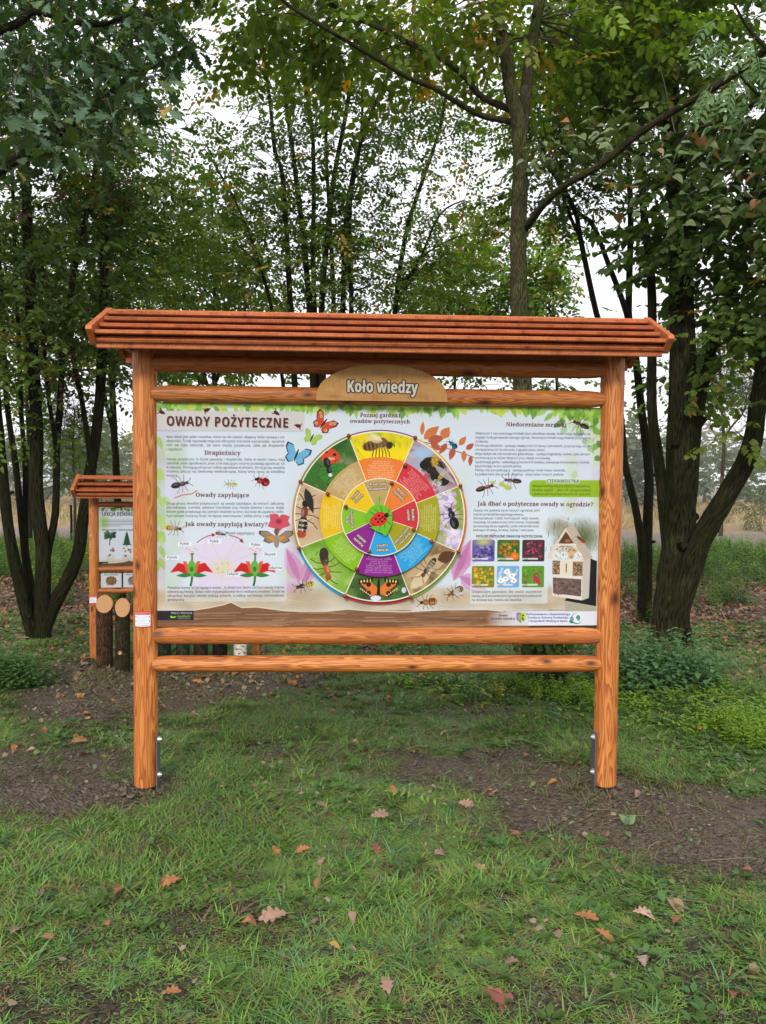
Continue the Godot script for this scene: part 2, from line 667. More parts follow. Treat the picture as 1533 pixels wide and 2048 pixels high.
func _ready():
	# camera
	var cam := Camera3D.new()
	cam.name = "camera"
	cam.fov = rad_to_deg(2.0 * atan(1024.0 / F))
	cam.near = 0.05
	cam.far = 1500.0
	add_child(cam)
	cam.position = EYE
	cam.basis = cam_basis
	cam.current = true
	# overcast sky, soft sun high behind the viewer, thin haze
	var env := Environment.new()
	env.background_mode = Environment.BG_SKY
	var sky := ProceduralSkyMaterial.new()
	sky.sky_top_color = Color(0.93, 0.935, 0.97)
	sky.sky_horizon_color = Color(0.985, 0.975, 0.99)
	sky.sky_curve = 0.2
	sky.ground_bottom_color = Color(0.25, 0.25, 0.18)
	sky.ground_horizon_color = Color(0.6, 0.6, 0.56)
	sky.sun_angle_max = 1.0
	env.sky = Sky.new()
	env.sky.sky_material = sky
	env.background_energy_multiplier = 1.0
	env.tonemap_mode = Environment.TONE_MAPPER_LINEAR
	env.tonemap_exposure = 1.72
	env.fog_enabled = true
	env.fog_density = 0.0004
	env.fog_light_color = Color(0.9, 0.91, 0.93)
	env.volumetric_fog_enabled = true   # for the bank of damp haze over the field
	env.volumetric_fog_density = 0.0
	env.sdfgi_enabled = true
	env.ssao_enabled = true
	env.ssil_enabled = true
	var we := WorldEnvironment.new()
	we.name = "environment"
	we.environment = env
	add_child(we)
	var sun := DirectionalLight3D.new()
	sun.name = "sun"
	sun.light_energy = 0.5
	sun.light_angular_distance = 14.0
	sun.light_color = Color(1.0, 0.97, 0.93)
	sun.shadow_enabled = true
	add_child(sun)
	sun.look_at_from_position(Vector3(-2.0, 6.5, 6), Vector3(0, 0.6, -3.5))

	var mist := FogVolume.new()
	mist.name = "haze_bank"
	mist.shape = RenderingServer.FOG_VOLUME_SHAPE_BOX
	mist.size = Vector3(260, 22, 90)
	mist.position = Vector3(0, 10, -66)
	var air := FogMaterial.new()
	air.albedo = Color(0.93, 0.94, 0.95)
	air.density = 0.003
	mist.material = air
	mist.set_meta("kind", "stuff")
	mist.set_meta("label", "pale damp haze over the field and the far woods")
	mist.set_meta("category", "haze")
	add_child(mist)

	hills.seed = 1; hills.frequency = 0.12
	lumps.seed = 2; lumps.frequency = 1.6; lumps.fractal_octaves = 4
	patches.seed = 3; patches.frequency = 0.55; patches.fractal_octaves = 4
	ragged.seed = 4; ragged.frequency = 3.2; ragged.fractal_octaves = 3
	materials()
	ground()
	information_board()
	tree_lesson_board()
	sample_logs()
	trees()
	plants()
	ground_cover()
	fallen_leaves()


# ---------- the boards ----------
# a peeled, stained log: straight, its ends narrowed where they enter a post
func log_piece(a: Vector3, b: Vector3, r: float, taper := 0.0, bulge := 0.03, u := 0.0, v := 0.0, sides := 20) -> ArrayMesh:
	var st := start()
	var n := 14
	var pts := []
	var radii := []
	var length := a.distance_to(b)
	for i in n + 1:
		var t := float(i) / n
		if taper > 0.0:
			t = [0.0, 0.012, 0.025, 0.045, 0.1, 0.2, 0.3, 0.45, 0.6, 0.75, 0.88, 0.955, 0.975, 0.988, 1.0][i]
		pts.append(a.lerp(b, t))
		var end := minf(t, 1.0 - t) * length
		var k := 1.0
		if taper > 0.0 and end < 0.09:
			k = lerpf(taper, 1.0, sqrt(clampf(end / 0.09, 0.0, 1.0)))
		elif taper == 0.0 and (i == 0 or i == n):
			k = 0.94
		radii.append(r * k * (1.0 + bulge * lumps.get_noise_2d(t * length * 9.0 + u * 100.0, r * 300.0)))
	if taper == 0.0:   # a small chamfer at each sawn end
		pts.insert(1, a.lerp(b, 0.004 / length * 1.5)); radii.insert(1, radii[1] * 1.0)
		pts.insert(pts.size() - 1, b.lerp(a, 0.004 / length * 1.5)); radii.insert(radii.size() - 1, radii[-2])
	tube(st, pts, radii, sides, true, 0.03, Color.WHITE, 1.0 / 2.4, v, u)
	return st.commit()


func roof(parent: Node3D, ridge: float, eave: float, reach: float, length: float, slats: int, thick := 0.02, back := true):
	var root := Node3D.new()
	root.name = "roof"
	parent.add_child(root)
	var slope := atan2(ridge - eave, reach)
	var run := (ridge - eave) / sin(slope)
	var n := 0
	for side in ([1.0, -1.0] if back else [1.0]):
		for k in slats:
			# each slat lies almost flat, its front edge over the back of the next one down
			var front := reach * (k + 1.0) / slats
			var depth := reach / slats * 1.5
			var drop := (ridge - thick - eave) / (slats - 1) * k
			var tilt := 0.04
			var c := Vector3(0, ridge - drop - thick * 0.5, side * (front - depth * 0.5))
			var t := Transform3D(Basis(Vector3.RIGHT, side * tilt), c)
			var st := start()
			plank(st, t, Vector3(length, thick, depth), 0.003, Vector2(0.13 * n + 0.05, 0.37 * n))
			obj("slat", st.commit(), [M.roof_wood, M.roof_wood_c, M.roof_wood_b][n % 3], root)
			n += 1
		# the board under the eave, on edge
		var f := start()
		plank(f, Transform3D(Basis(), Vector3(0, eave - thick * 1.9, side * (reach - thick * 2.6))), Vector3(length, thick * 2.9, thick * 1.1), 0.003, Vector2(0.4, 0.2 + side))
		obj("fascia_board", f.commit(), M.roof_wood, root)
		# soffit boards up under the slats
		var s := start()
		plank(s, Transform3D(Basis(Vector3.RIGHT, side * slope), Vector3(0, ridge - sin(slope) * run * 0.5 - thick * 2.0, side * cos(slope) * run * 0.47)), Vector3(length - 0.004, 0.016, run * 0.92), 0.002, Vector2(0.7, 0.1))
		obj("soffit_board", s.commit(), M.roof_wood_b, root)
		for e in [-1.0, 1.0]:
			# barge board: along the slope, its foot cut plumb
			var h := thick * 4.6
			var p := PackedVector2Array([Vector2(0, ridge + thick * 1.3), Vector2(reach + 0.022, eave + thick * 1.5), Vector2(reach + 0.028, eave + thick * 0.6), Vector2(reach - thick * 2.2, eave - thick * 2.6), Vector2(0, ridge + thick * 1.3 - h)])
			var b := start()
			var basis := Basis(Vector3(0, 0, side), Vector3.UP, Vector3(-side, 0, 0))
			slab(b, p, -0.014, 0.014, Rect2(0, 1.9, 0.33, 2.4), Transform3D(basis, Vector3(e * (length / 2 + 0.0145), 0, side * 0.0015)))
			obj("barge_board", b.commit(), M.roof_wood, root)
	var cap := start()
	plank(cap, Transform3D(Basis(), Vector3(0, ridge + thick * 0.36, 0)), Vector3(length - 0.002, thick * 0.7, 0.05), 0.004, Vector2(0.2, 0.5))
	obj("ridge_cap", cap.commit(), M.roof_wood, root)


func steel_bracket(parent: Node3D, x: float, inward: float, top: float):
	var st := start()
	plank(st, Transform3D(Basis(Vector3.FORWARD, PI / 2), Vector3(x, top / 2 - 0.06, 0.012)), Vector3(top + 0.12, 0.007, 0.06), 0.0015)
	var o := obj("bracket", st.commit(), M.steel, parent)
	for y in [top - 0.025, top - 0.205]:
		var b := start()
		var c := Vector3(x + inward * 0.0035, y, 0.022)
		tube(b, [c, c + Vector3(inward * 0.004, 0, 0)], [0.017, 0.016], 14, true)
		tube(b, [c + Vector3(inward * 0.004, 0, 0), c + Vector3(inward * 0.010, 0, 0), c + Vector3(inward * 0.015, 0, 0), c + Vector3(inward * 0.018, 0, 0)], [0.014, 0.0125, 0.008, 0.002], 14, true)
		obj("bolt", b.commit(), M.zinc, o)


func knob(parent: Node3D, r: float, deg: float, z: float):
	var st := start()
	var c := Vector3(cos(deg_to_rad(deg)) * r, sin(deg_to_rad(deg)) * r, z)
	tube(st, [c, c + Vector3(0, 0, 0.012), c + Vector3(0, 0, 0.018), c + Vector3(0, 0, 0.021)], [0.0098, 0.0105, 0.0085, 0.003], 12, true)
	obj("knob", st.commit(), M.knob_wood, parent)


func information_board():
	var left := foot(293, 1576)
	var right := foot(1209, 1577)
	left.y = 0.0; right.y = 0.0
	var along := right - left
	var root := thing("information_board", (left + right) / 2, "large roofed wooden information board with round rotating insect wheel", "information board", "", -atan2(along.z, along.x))
	var half := along.length() / 2
	# posts
	for s in [-1.0, 1.0]:
		var post := obj("post", log_piece(Vector3(s * half, 0.018 if s < 0 else 0.004, 0), Vector3(s * half, 2.27, 0), 0.059, 0.0, 0.02, 0.35 + 0.3 * s, 0.03, 28), M.log_a if s < 0 else M.log_b, root)
		steel_bracket(root, s * (half - 0.0625), -s, 0.28)
		if s < 0:
			var st := start()   # the notice is bent round the post
			for k in 6:
				var q := []
				for j in [[k, 0], [k + 1, 0], [k + 1, 1], [k, 1]]:
					var a := deg_to_rad(-46.0 + j[0] * 14.0 + 3.0)
					q.append([Vector3(-half + sin(a) * 0.0612, 0.826 + j[1] * 0.078, cos(a) * 0.0612), Vector3(sin(a), 0, cos(a)), Vector2(j[0] / 6.0, 1.0 - j[1])])
				tri(st, q[0], q[1], q[2]); tri(st, q[0], q[2], q[3])
			obj("notice_label", st.commit(), matte(Color.WHITE, 0.35, paint_notice()), post)
	# rails
	var n := 0
	for k in [[2.125, 0.042], [1.978, 0.043], [0.776, 0.0425], [0.633, 0.0425]]:
		obj("rail", log_piece(Vector3(-half + 0.03, k[0], 0.012), Vector3(half - 0.03, k[0], 0.012), k[1], 0.62, 0.05, 0.15 + 0.47 * n, 0.02), [M.log_c, M.log_c, M.log_d, M.log_d][n], root)
		n += 1
	# printed panel
	var w := half - 0.056
	var st := start()
	slab(st, PackedVector2Array([Vector2(-w, 0.818), Vector2(w, 0.818), Vector2(w, 1.938), Vector2(-w, 1.938)]), -0.006, 0.006, Rect2(-w, 0.818, 2 * w, 1.12))
	var panel := obj("printed_panel", st.commit(), M.print_panel, root)
	# the wheel: coloured rim, photo disc, text disc, name disc, hub
	var wheel := Node3D.new()
	wheel.name = "wheel"
	root.add_child(wheel)
	wheel.position = Vector3(-0.004, 1.378, 0.0)
	var unit := 0.4285 / 640.0
	var z := 0.0065
	for d in [["rim_disc", 656.0, 0.012, M.print_rim], ["photo_disc", 640.0, 0.012, M.print_photos], ["text_disc", 446.0, 0.016, M.print_text], ["name_disc", 290.0, 0.016, M.print_names]]:
		var r: float = d[1] * unit
		var s := start()
		slab(s, disc(r, 96), z, z + d[2], Rect2(-r, -r, 2 * r, 2 * r))
		var shift := Vector3(0, 0, 0)
		if d[0] == "rim_disc":
			shift = Vector3(0.0, -0.004, 0)
		var o := obj(d[0], s.commit(), d[3], wheel)
		o.position = shift
		z += d[2] + 0.0015
		if d[0] == "photo_disc":
			for k in 8:
				knob(o, 645 * unit, 21.5 + k * 45, z)
		if d[0] == "text_disc":
			for k in [156.4, 64.8, -24.9, -113.8]:
				knob(o, 424 * unit, k, z)
		if d[0] == "name_disc":
			for k in [163.0, 72.0, -19.6, -108.0]:
				knob(o, 266 * unit, k, z)
	var p := PackedVector2Array()
	for k in 25:
		var a := deg_to_rad(-10.0 + k * 250.0 / 24.0)
		p.append(Vector2(-5 + cos(a) * 95, 5 + sin(a) * 90) * unit)
	p.append(Vector2(-78, -75) * unit); p.append(Vector2(-30, -100) * unit); p.append(Vector2(15, -118) * unit); p.append(Vector2(40, -142) * unit); p.append(Vector2(60, -110) * unit); p.append(Vector2(84, -60) * unit)
	var h := start()
	slab(h, p, z, z + 0.014, Rect2(-105 * unit, -150 * unit, 240 * unit, 240 * unit))
	var hub := obj("leaf_hub", h.commit(), M.print_hub, wheel)
	var stalk := start()
	tube(stalk, [Vector3(-14, 92, 0) * unit + Vector3(0, 0, z + 0.006), Vector3(-16, 130, 0) * unit + Vector3(0, 0, z + 0.006), Vector3(-10, 158, 0) * unit + Vector3(0, 0, z + 0.006)], [0.004, 0.004, 0.003], 8, true)
	obj("leaf_stalk", stalk.commit(), M.leaf_paint, hub)
	# the name sign in front of the upper rails
	var arch := PackedVector2Array([Vector2(-0.324, 0), Vector2(0.324, 0)])
	for k in range(1, 24):
		var a := PI * k / 24.0
		arch.append(Vector2(cos(a) * 0.322, 0.012 + pow(sin(a), 0.86) * 0.167))
	var sign_ := start()
	slab(sign_, arch, 0.058, 0.076, Rect2(-0.327, -0.003, 0.65, 0.183), Transform3D(Basis(), Vector3(0.0, 1.95, 0)))
	obj("name_sign", sign_.commit(), M.print_sign, root)
	roof(root, 2.373, 2.222, 0.28, 2.655, 4, 0.0185)
	# wall plates on the posts carry the rafters' ends
	for s in [-1.0, 1.0]:
		var g := start()
		plank(g, Transform3D(Basis(Vector3.UP, PI / 2), Vector3(s * (half + 0.075), 2.215, 0)), Vector3(0.44, 0.06, 0.03), 0.003, Vector2(0.3, 0.3))
		obj("bearer", g.commit(), M.roof_wood_b, root)


func tree_lesson_board():
	var left := foot(190, 1318)
	var right := foot(513, 1312)
	left.y = 0.0; right.y = 0.0
	var along := right - left
	var root := thing("information_board", (left + right) / 2, "small roofed wooden board about trees behind the large board's left post", "information board", "", -atan2(along.z, along.x))
	var half := along.length() / 2
	var k := 1.0 / 232.0
	for s in [-1.0, 1.0]:
		obj("post", log_piece(Vector3(s * half, 0.0, 0), Vector3(s * half, 1.48, 0), 0.041, 0.0, 0.02, 0.3 + s * 0.2, 0.4, 16), M.log_b, root)
	var n := 0
	for y in [1005.0, 1135.0, 1178.0, 1236.0]:
		obj("rail", log_piece(Vector3(-half + 0.02, (1316 - y) * k, 0.006 if n < 3 else -0.02), Vector3(half - 0.02, (1316 - y) * k, 0.006 if n < 3 else -0.02), 0.026, 0.62, 0.05, 0.21 * n, 0.3 * n, 12), M.log_c, root)
		n += 1
	var w := half - 0.036
	var st := start()
	slab(st, PackedVector2Array([Vector2(-w, (1316 - 1128) * k), Vector2(w, (1316 - 1128) * k), Vector2(w, (1316 - 1012) * k), Vector2(-w, (1316 - 1012) * k)]), -0.006, 0.006, Rect2(-w, (1316 - 1128) * k, 2 * w, 116 * k))
	obj("printed_panel", st.commit(), M.print_trees, root)
	for i in 7:
		var x := -w + 0.02 + i * (2 * w - 0.02) / 7.0
		var e := (2 * w - 0.02) / 7.0 - 0.014
		var c := start()
		slab(c, PackedVector2Array([Vector2(x, 0.622), Vector2(x + e, 0.622), Vector2(x + e, 0.745), Vector2(x, 0.745)]), -0.004, 0.004, Rect2(x, 0.622, e, 0.123))
		obj("bark_card", c.commit(), [M.print_bark_brown, M.print_bark_grey][i % 2], root)
	var q := start()
	var a := PackedVector2Array([Vector2(-half - 0.035, (1316 - 1202) * k), Vector2(-half + 0.03, (1316 - 1202) * k), Vector2(-half + 0.03, (1316 - 1187) * k), Vector2(-half - 0.035, (1316 - 1187) * k)])
	slab(q, a, 0.0415, 0.0425, Rect2(-half - 0.035, (1316 - 1202) * k, 0.065, 15 * k))
	obj("notice_label", q.commit(), matte(Color.WHITE, 0.4, paint_notice()), root)
	roof(root, 1.575, 1.455, 0.20, 2 * half + 0.22, 3, 0.018)


func sample_logs():
	# a row of bark samples in front of the tree board: the tops cut at a slant
	var rows := [
		[210, 1332, 0.066, 0.50, Color(0.19, 0.12, 0.08), "thick reddish-brown bark log with pale slanted top beside the small board's left post", 0.40],
		[246, 1342, 0.058, 0.50, Color(0.11, 0.10, 0.06), "mossy log with knot and yellowish slanted top next to the reddish-brown log", 0.48],
		[289, 1340, 0.060, 0.48, Color(0.16, 0.12, 0.09), "log hidden mostly behind the large board's left post", 0.4],
		[327, 1336, 0.062, 0.47, Color(0.07, 0.10, 0.07), "dark green mossy log below the maker's plate of the large panel", 0.4],
		[366, 1335, 0.058, 0.50, Color(0.10, 0.13, 0.09), "grey-green log, second right of the large board's left post", 0.42],
		[402, 1334, 0.060, 0.49, Color(0.11, 0.09, 0.07), "brown bark log between grey-green and near-black logs", 0.4],
		[440, 1334, 0.062, 0.46, Color(0.05, 0.045, 0.04), "near-black bark log beside the white birch log", 0.4],
		[481, 1333, 0.056, 0.50, Color(0.45, 0.43, 0.38), "white birch log with black marks at the row's right end", 0.4]]
	for i in rows.size():
		var k: Array = rows[i]
		var p := foot(k[0], k[1])
		var root := thing("sample_log", Vector3(p.x, ground_y(p.x, p.z), p.z), k[5], "log", "bark sample logs in front of the tree board")
		var r: float = k[2]
		var h: float = k[3]
		var st := start()
		var ring := []
		for row in 9:
			var pts := []
			for j in 17:
				var a := TAU * (j % 16) / 16
				var rr := r * (1.0 + 0.05 * lumps.get_noise_3d(cos(a) * 3 + i * 9.0, row * 1.3, sin(a) * 3))
				var y := lerpf(-0.05, h, row / 8.0)
				if row == 8:
					y = h + 0.02 - cos(a - 1.25) * r * k[6] * 2.5
				pts.append([Vector3(cos(a) * rr, y, sin(a) * rr), Vector3(cos(a), 0, sin(a)), Vector2(j / 16.0, y * 1.6)])
			ring.append(pts)
		for row in 8:
			for j in 16:
				tri(st, ring[row][j], ring[row][j + 1], ring[row + 1][j + 1], k[4]); tri(st, ring[row][j], ring[row + 1][j + 1], ring[row + 1][j], k[4])
		var bark: Material = M.birch_bark if i == 7 else M.sample_bark
		obj("bark", st.commit(), bark, root)
		var cut := start()
		var mid := Vector3.ZERO
		for j in 16:
			mid += ring[8][j][0] / 16.0
		var n: Vector3 = (ring[8][4][0] - mid).cross(ring[8][0][0] - mid).normalized()
		n = n if n.y > 0 else -n
		for j in 16:
			var c := []
			for v in [mid, ring[8][j][0], ring[8][j + 1][0]]:
				c.append([v, n, Vector2(0.5 + (v.x - mid.x) / r * 0.48, 0.5 + (v.z - mid.z) / r * 0.48)])
			tri(cut, c[0], c[1], c[2])
		obj("cut_face", cut.commit(), M.cut_face, root)
		if i == 1:
			var kn := start()
			tube(kn, [Vector3(0.0, 0.16, r * 0.9), Vector3(0.0, 0.162, r * 1.14)], [0.018, 0.015], 10, true)
			obj("knot", kn.commit(), M.cut_face, root)


# ---------- the print on the boards ----------
func insect(c: Canvas, x: float, y: float, r: float, turn: float, tail: Color, chest: Color, head: Color, reach := 1.0, wing := Color(0, 0, 0, 0), bands := Color(0, 0, 0, 0), slim := 1.0):
	var o := Vector2(x, y)
	var p := func(u: float, v: float) -> Vector2: return o + Vector2(u, v).rotated(turn) * r
	var leg := Color(0.20, 0.15, 0.13)
	for side in [-1.0, 1.0]:
		for k in 3:
			var u := 0.45 - k * 0.32
			c.line([p.call(u, 0.1 * side), p.call(u + 0.18 - k * 0.2, 0.75 * side * reach), p.call(u + 0.25 - k * 0.42, 1.15 * side * reach)], r * 0.055, leg, 0.85)
		c.curve(p.call(0.95, 0.08 * side), p.call(1.4, 0.25 * side), p.call(1.55, 0.6 * side), r * 0.06, leg, 0.9, 4)
	c.ell(p.call(-0.65, 0).x, p.call(-0.65, 0).y, r * 0.72, r * 0.42 * slim, tail, 1.0, turn)
	if bands.a > 0:
		for k in 3:
			var q: Vector2 = p.call(-0.3 - k * 0.32, 0)
			c.ell(q.x, q.y, r * 0.08, r * 0.38 * slim, bands, 1.0, turn)
	var sh: Vector2 = p.call(-0.7, -0.12 * slim)
	c.ell(sh.x, sh.y, r * 0.4, r * 0.10 * slim, tail.lightened(0.35), 0.7, turn)
	var t: Vector2 = p.call(0.3, 0)
	c.ell(t.x, t.y, r * 0.42, r * 0.32 * slim, chest, 1.0, turn)
	var s1: Vector2 = p.call(0.25, -0.1)
	c.ell(s1.x, s1.y, r * 0.24, r * 0.10, chest.lightened(0.4), 0.7, turn)
	var s2: Vector2 = p.call(-0.75, 0.2 * slim)
	c.ell(s2.x, s2.y, r * 0.45, r * 0.12 * slim, tail.darkened(0.45), 0.6, turn)
	for k in 4:
		c.line([p.call(-0.3 - k * 0.24, -0.32 * slim), p.call(-0.34 - k * 0.24, 0.32 * slim)], r * 0.03, tail.darkened(0.4), 0.5)
	var h: Vector2 = p.call(0.88, 0)
	c.ell(h.x, h.y, r * 0.24, r * 0.24, head, 1.0, turn)
	if wing.a > 0:
		for side in [-1.0, 0.25]:
			var a: Vector2 = p.call(0.25, 0.1 * side)
			var b: Vector2 = p.call(-1.05, 0.75 * side)
			c.leaf(a.x, a.y, b.x, b.y, r * 0.55, wing, wing.a)


# short hairs over a furry body
func fuzz(c: Canvas, x: float, y: float, rx: float, ry: float, n: int, colors: Array):
	for i in n:
		var a := rng.randf() * TAU
		var d := sqrt(rng.randf())
		var p := Vector2(x + cos(a) * rx * d, y + sin(a) * ry * d)
		c.line([p, p + Vector2.from_angle(a + rng.randfn() * 0.5) * 12.0], 3.0, colors[i % colors.size()], 0.6)


func butterfly(c: Canvas, x: float, y: float, r: float, turn: float, fill: Color, edge: Color, spots := Color(0, 0, 0, 0), tall := 1.0):
	var o := Vector2(x, y)
	var p := func(u: float, v: float) -> Vector2: return o + Vector2(u, v * tall).rotated(turn) * r
	for side in [-1.0, 1.0]:
		for k in [1.0, 0.88]:
			var col := edge if k == 1.0 else fill
			c.poly([p.call(0.05 * side, -0.1), p.call(0.5 * side * k, -0.72 * k), p.call(0.98 * side * k, -0.78 * k), p.call(1.0 * side * k, -0.4 * k), p.call(0.7 * side * k, 0.02), p.call(0.05 * side, 0.1)], col)
			c.poly([p.call(0.05 * side, 0.0), p.call(0.66 * side * k, 0.06), p.call(0.76 * side * k, 0.42 * k), p.call(0.42 * side * k, 0.7 * k), p.call(0.12 * side * k, 0.5 * k)], col)
		if spots.a > 0:
			for q in [Vector2(0.72, -0.55), Vector2(0.5, -0.35), Vector2(0.5, 0.35)]:
				var m: Vector2 = p.call(q.x * side, q.y)
				c.ell(m.x, m.y, r * 0.12, r * 0.12, spots)
				c.ell(m.x, m.y, r * 0.05, r * 0.05, edge)
	c.ell(x, y, r * 0.07, r * 0.5, Color(0.12, 0.1, 0.09), 1.0, turn)


func dabs(c: Canvas, x0: float, y0: float, x1: float, y1: float, n: int, size: float, colors: Array, a := 0.7):
	for i in n:
		var col: Color = colors[rng.randi() % colors.size()]
		c.ell(rng.randf_range(x0, x1), rng.randf_range(y0, y1), size * rng.randf_range(0.5, 1.4), size * rng.randf_range(0.3, 1.0), col, a * rng.randf_range(0.5, 1.0), rng.randf() * PI)


func paint_panel() -> ImageTexture:
	rng.seed = 11
	var c := Canvas.new(1403, 710, 315, 806, 1.6, srgb(212, 222, 230))
	c.skew = 0.006
	var ink := srgb(62, 66, 78)
	var title := srgb(84, 26, 32)
	# washes: pale greens and lilacs
	for i in 60:
		c.soft(rng.randf_range(315, 365), rng.randf_range(820, 1180), 26, 34, [srgb(150, 195, 90), srgb(190, 200, 225), srgb(215, 190, 225)][rng.randi() % 3], 0.35)
	for i in 26:
		c.soft(rng.randf_range(560, 640), rng.randf_range(1060, 1190), 30, 26, [srgb(205, 150, 185), srgb(170, 190, 110), srgb(225, 205, 215)][rng.randi() % 3], 0.4)
	for i in 30:
		c.soft(rng.randf_range(1130, 1195), rng.randf_range(830, 1010), 24, 30, [srgb(170, 205, 90), srgb(225, 235, 225), srgb(205, 190, 220)][rng.randi() % 3], 0.35)
	for i in 40:
		c.soft(rng.randf_range(330, 930), rng.randf_range(860, 1190), 40, 30, [srgb(196, 214, 170), srgb(206, 216, 200), srgb(205, 222, 232)][rng.randi() % 3], 0.22)
	# big pale cosmos flower behind the diagram
	for k in 9:
		var d := Vector2.from_angle(k * TAU / 9 + 0.2)
		c.leaf(443 + d.x * 8, 1130 + d.y * 8, 443 + d.x * 92, 1128 + d.y * 70, 50, srgb(226, 196, 220), 0.75)
		c.line([Vector2(443 + d.x * 16, 1130 + d.y * 14), Vector2(443 + d.x * 84, 1128 + d.y * 64)], 1.2, srgb(200, 160, 196), 0.6)
	c.soft(443, 1132, 34, 26, srgb(222, 200, 130), 1.0)
	dabs(c, 428, 1122, 458, 1142, 40, 2.0, [srgb(206, 170, 80), srgb(236, 220, 160), srgb(180, 140, 70)], 0.8)
	for k in [[600, 1165, 640, 1090], [596, 1160, 566, 1092], [905, 1140, 985, 1060], [912, 1150, 968, 1180], [900, 1160, 935, 1075]]:
		c.leaf(k[0], k[1], k[2], k[3], 34, srgb(206, 140, 185), 0.7)
		c.leaf(k[0], k[1], k[2], k[3], 14, srgb(180, 95, 150), 0.5)
	# torn paper and wood at the foot
	var torn := [Vector2(315, 1218), Vector2(386, 1218), Vector2(418, 1213), Vector2(446, 1207), Vector2(460, 1202), Vector2(481, 1213), Vector2(510, 1212), Vector2(540, 1216), Vector2(571, 1220), Vector2(601, 1221), Vector2(647, 1221), Vector2(690, 1217), Vector2(740, 1221), Vector2(800, 1223), Vector2(880, 1219), Vector2(930, 1219), Vector2(968, 1219), Vector2(1000, 1223), Vector2(1040, 1224), Vector2(1195, 1222)]
	for i in 120:
		c.soft(rng.randf_range(310, 1195), rng.randf_range(1182, 1216), 44, 22, [srgb(205, 188, 160), srgb(190, 170, 140), srgb(214, 200, 176), srgb(176, 158, 128)][rng.randi() % 4], 0.6)
	for i in 90:
		var x := rng.randf_range(315, 1190)
		var y := rng.randf_range(1186, 1218)
		c.line([Vector2(x, y), Vector2(x + rng.randf_range(8, 40), y + rng.randf_range(-3, 3))], 0.8, [srgb(160, 138, 108), srgb(226, 214, 194)][i % 2], 0.4)
	c.poly(torn + [Vector2(1195, 1262), Vector2(310, 1262)], srgb(128, 92, 66))
	for i in 240:
		var y := rng.randf_range(1219, 1256)
		var x := rng.randf_range(310, 1150)
		c.line([Vector2(x, y), Vector2(x + rng.randf_range(20, 110), y + rng.randf_range(-1, 1))], rng.randf_range(0.7, 2.2), [srgb(172, 136, 98), srgb(96, 64, 44), srgb(150, 108, 76), srgb(188, 160, 126)][rng.randi() % 4], 0.5)
	var lip := []
	for t in torn.slice(0, 18):
		lip.append(t - Vector2(0, 1.2))
	c.line(lip, 2.0, srgb(222, 208, 186), 0.9)
	# leaves along the top
	c.rect(312, 800, 1200, 817, srgb(150, 190, 96), 0.6)
	for i in 380:
		var x := rng.randf_range(312, 1195)
		var heavy: float = 0.62 if x < 520 or x > 1080 else 0.42
		var y := 796 + rng.randf() * 44 * heavy
		var d := Vector2.from_angle(rng.randf_range(0.5, 2.7)) * rng.randf_range(12, 26)
		c.leaf(x, y, x + d.x, y + d.y, rng.randf_range(7, 13), [srgb(128, 178, 62), srgb(160, 200, 84), srgb(104, 150, 60), srgb(186, 214, 110), srgb(196, 206, 70)][rng.randi() % 5], 0.85)
	for i in 36:
		var x := rng.randf_range(1120, 1195)
		var y := 806 + rng.randf() * rng.randf() * 150
		var d := Vector2.from_angle(rng.randf_range(0.6, 2.9)) * rng.randf_range(14, 30)
		c.leaf(x, y, x + d.x, y + d.y, 13, [srgb(112, 165, 58), srgb(150, 192, 76), srgb(84, 128, 52)][rng.randi() % 3], 0.8)
	for i in 16:
		var x := rng.randf_range(314, 332)
		var y := rng.randf_range(860, 1120)
		c.leaf(x, y, x + rng.randf_range(-6, 14), y + 26, 12, [srgb(150, 192, 76), srgb(176, 205, 110)][i % 2], 0.7)
	# text boxes
	c.rect(332, 866, 569, 1200, srgb(216, 226, 236), 0.42, 4)
	c.rect(937, 852, 1176, 964, srgb(214, 224, 236), 0.5, 4)
	c.rect(934, 1010, 1090, 1206, srgb(218, 228, 230), 0.6, 4)
	# the title on its tag
	c.rect(314, 858, 601, 863, srgb(140, 145, 150), 0.35, 2)
	c.rect(300, 823, 603, 861, srgb(208, 204, 200), 1.0, 9)
	for pass_ in [[1.5, srgb(150, 142, 140)], [0.0, title]]:
		c.text("OWADY POŻYTECZNE", 334 + pass_[0], 852 + pass_[0], 26.5, pass_[1], "sans bold", 0.0, 1.0, 0.006, 0.84, 0.0, 1.0)
	for k in [[326, 826, 0.5], [413, 821, -0.4], [548, 826, 0.6], [590, 851, 3.4]]:
		var q := Vector2(k[0], k[1])
		var d := Vector2.from_angle(k[2])
		c.leaf(q.x - d.x * 7, q.y - d.y * 7, q.x + d.x * 8, q.y + d.y * 8, 7, title)
		c.line([q, q - d.rotated(0.7) * 9], 1.6, title)
		c.line([q, q - d.rotated(-0.7) * 9], 1.6, title)
	c.para(["Nasz świat jest pełen owadów, mimo że nie zawsze zdajemy sobie sprawę z ich", "obecności. To tak naprawdę mają one olbrzymie znaczenie w przyrodzie - są wśród", "nich nie tylko szkodniki, ale także owady pożyteczne, takie jak drapieżniki", "i zapylacze."], 334, 876, 230, 6.5, 8.2, ink)
	c.text("Drapieżnicy", 443, 909, 11.5, title, "serif bold", 0.5)
	c.para(["Owady pożyteczne to liczne pasożyty i drapieżniki, które w swoim menu mają", "szkodniki roślin ogrodowych, przez co w znaczącym stopniu pozwalają ograniczyć ich", "liczebność. Pomagają utrzymać rośliny ogrodowe w zdrowiu. Do tej grupy owadów", "możemy zaliczyć np. biedronkę siedmiokropkę, której larwy żywią się szkodliwą", "mszycą."], 334, 920, 231, 6.5, 8.0, ink)
	c.text("Owady zapylające", 443, 992, 11.5, title, "serif bold", 0.5)
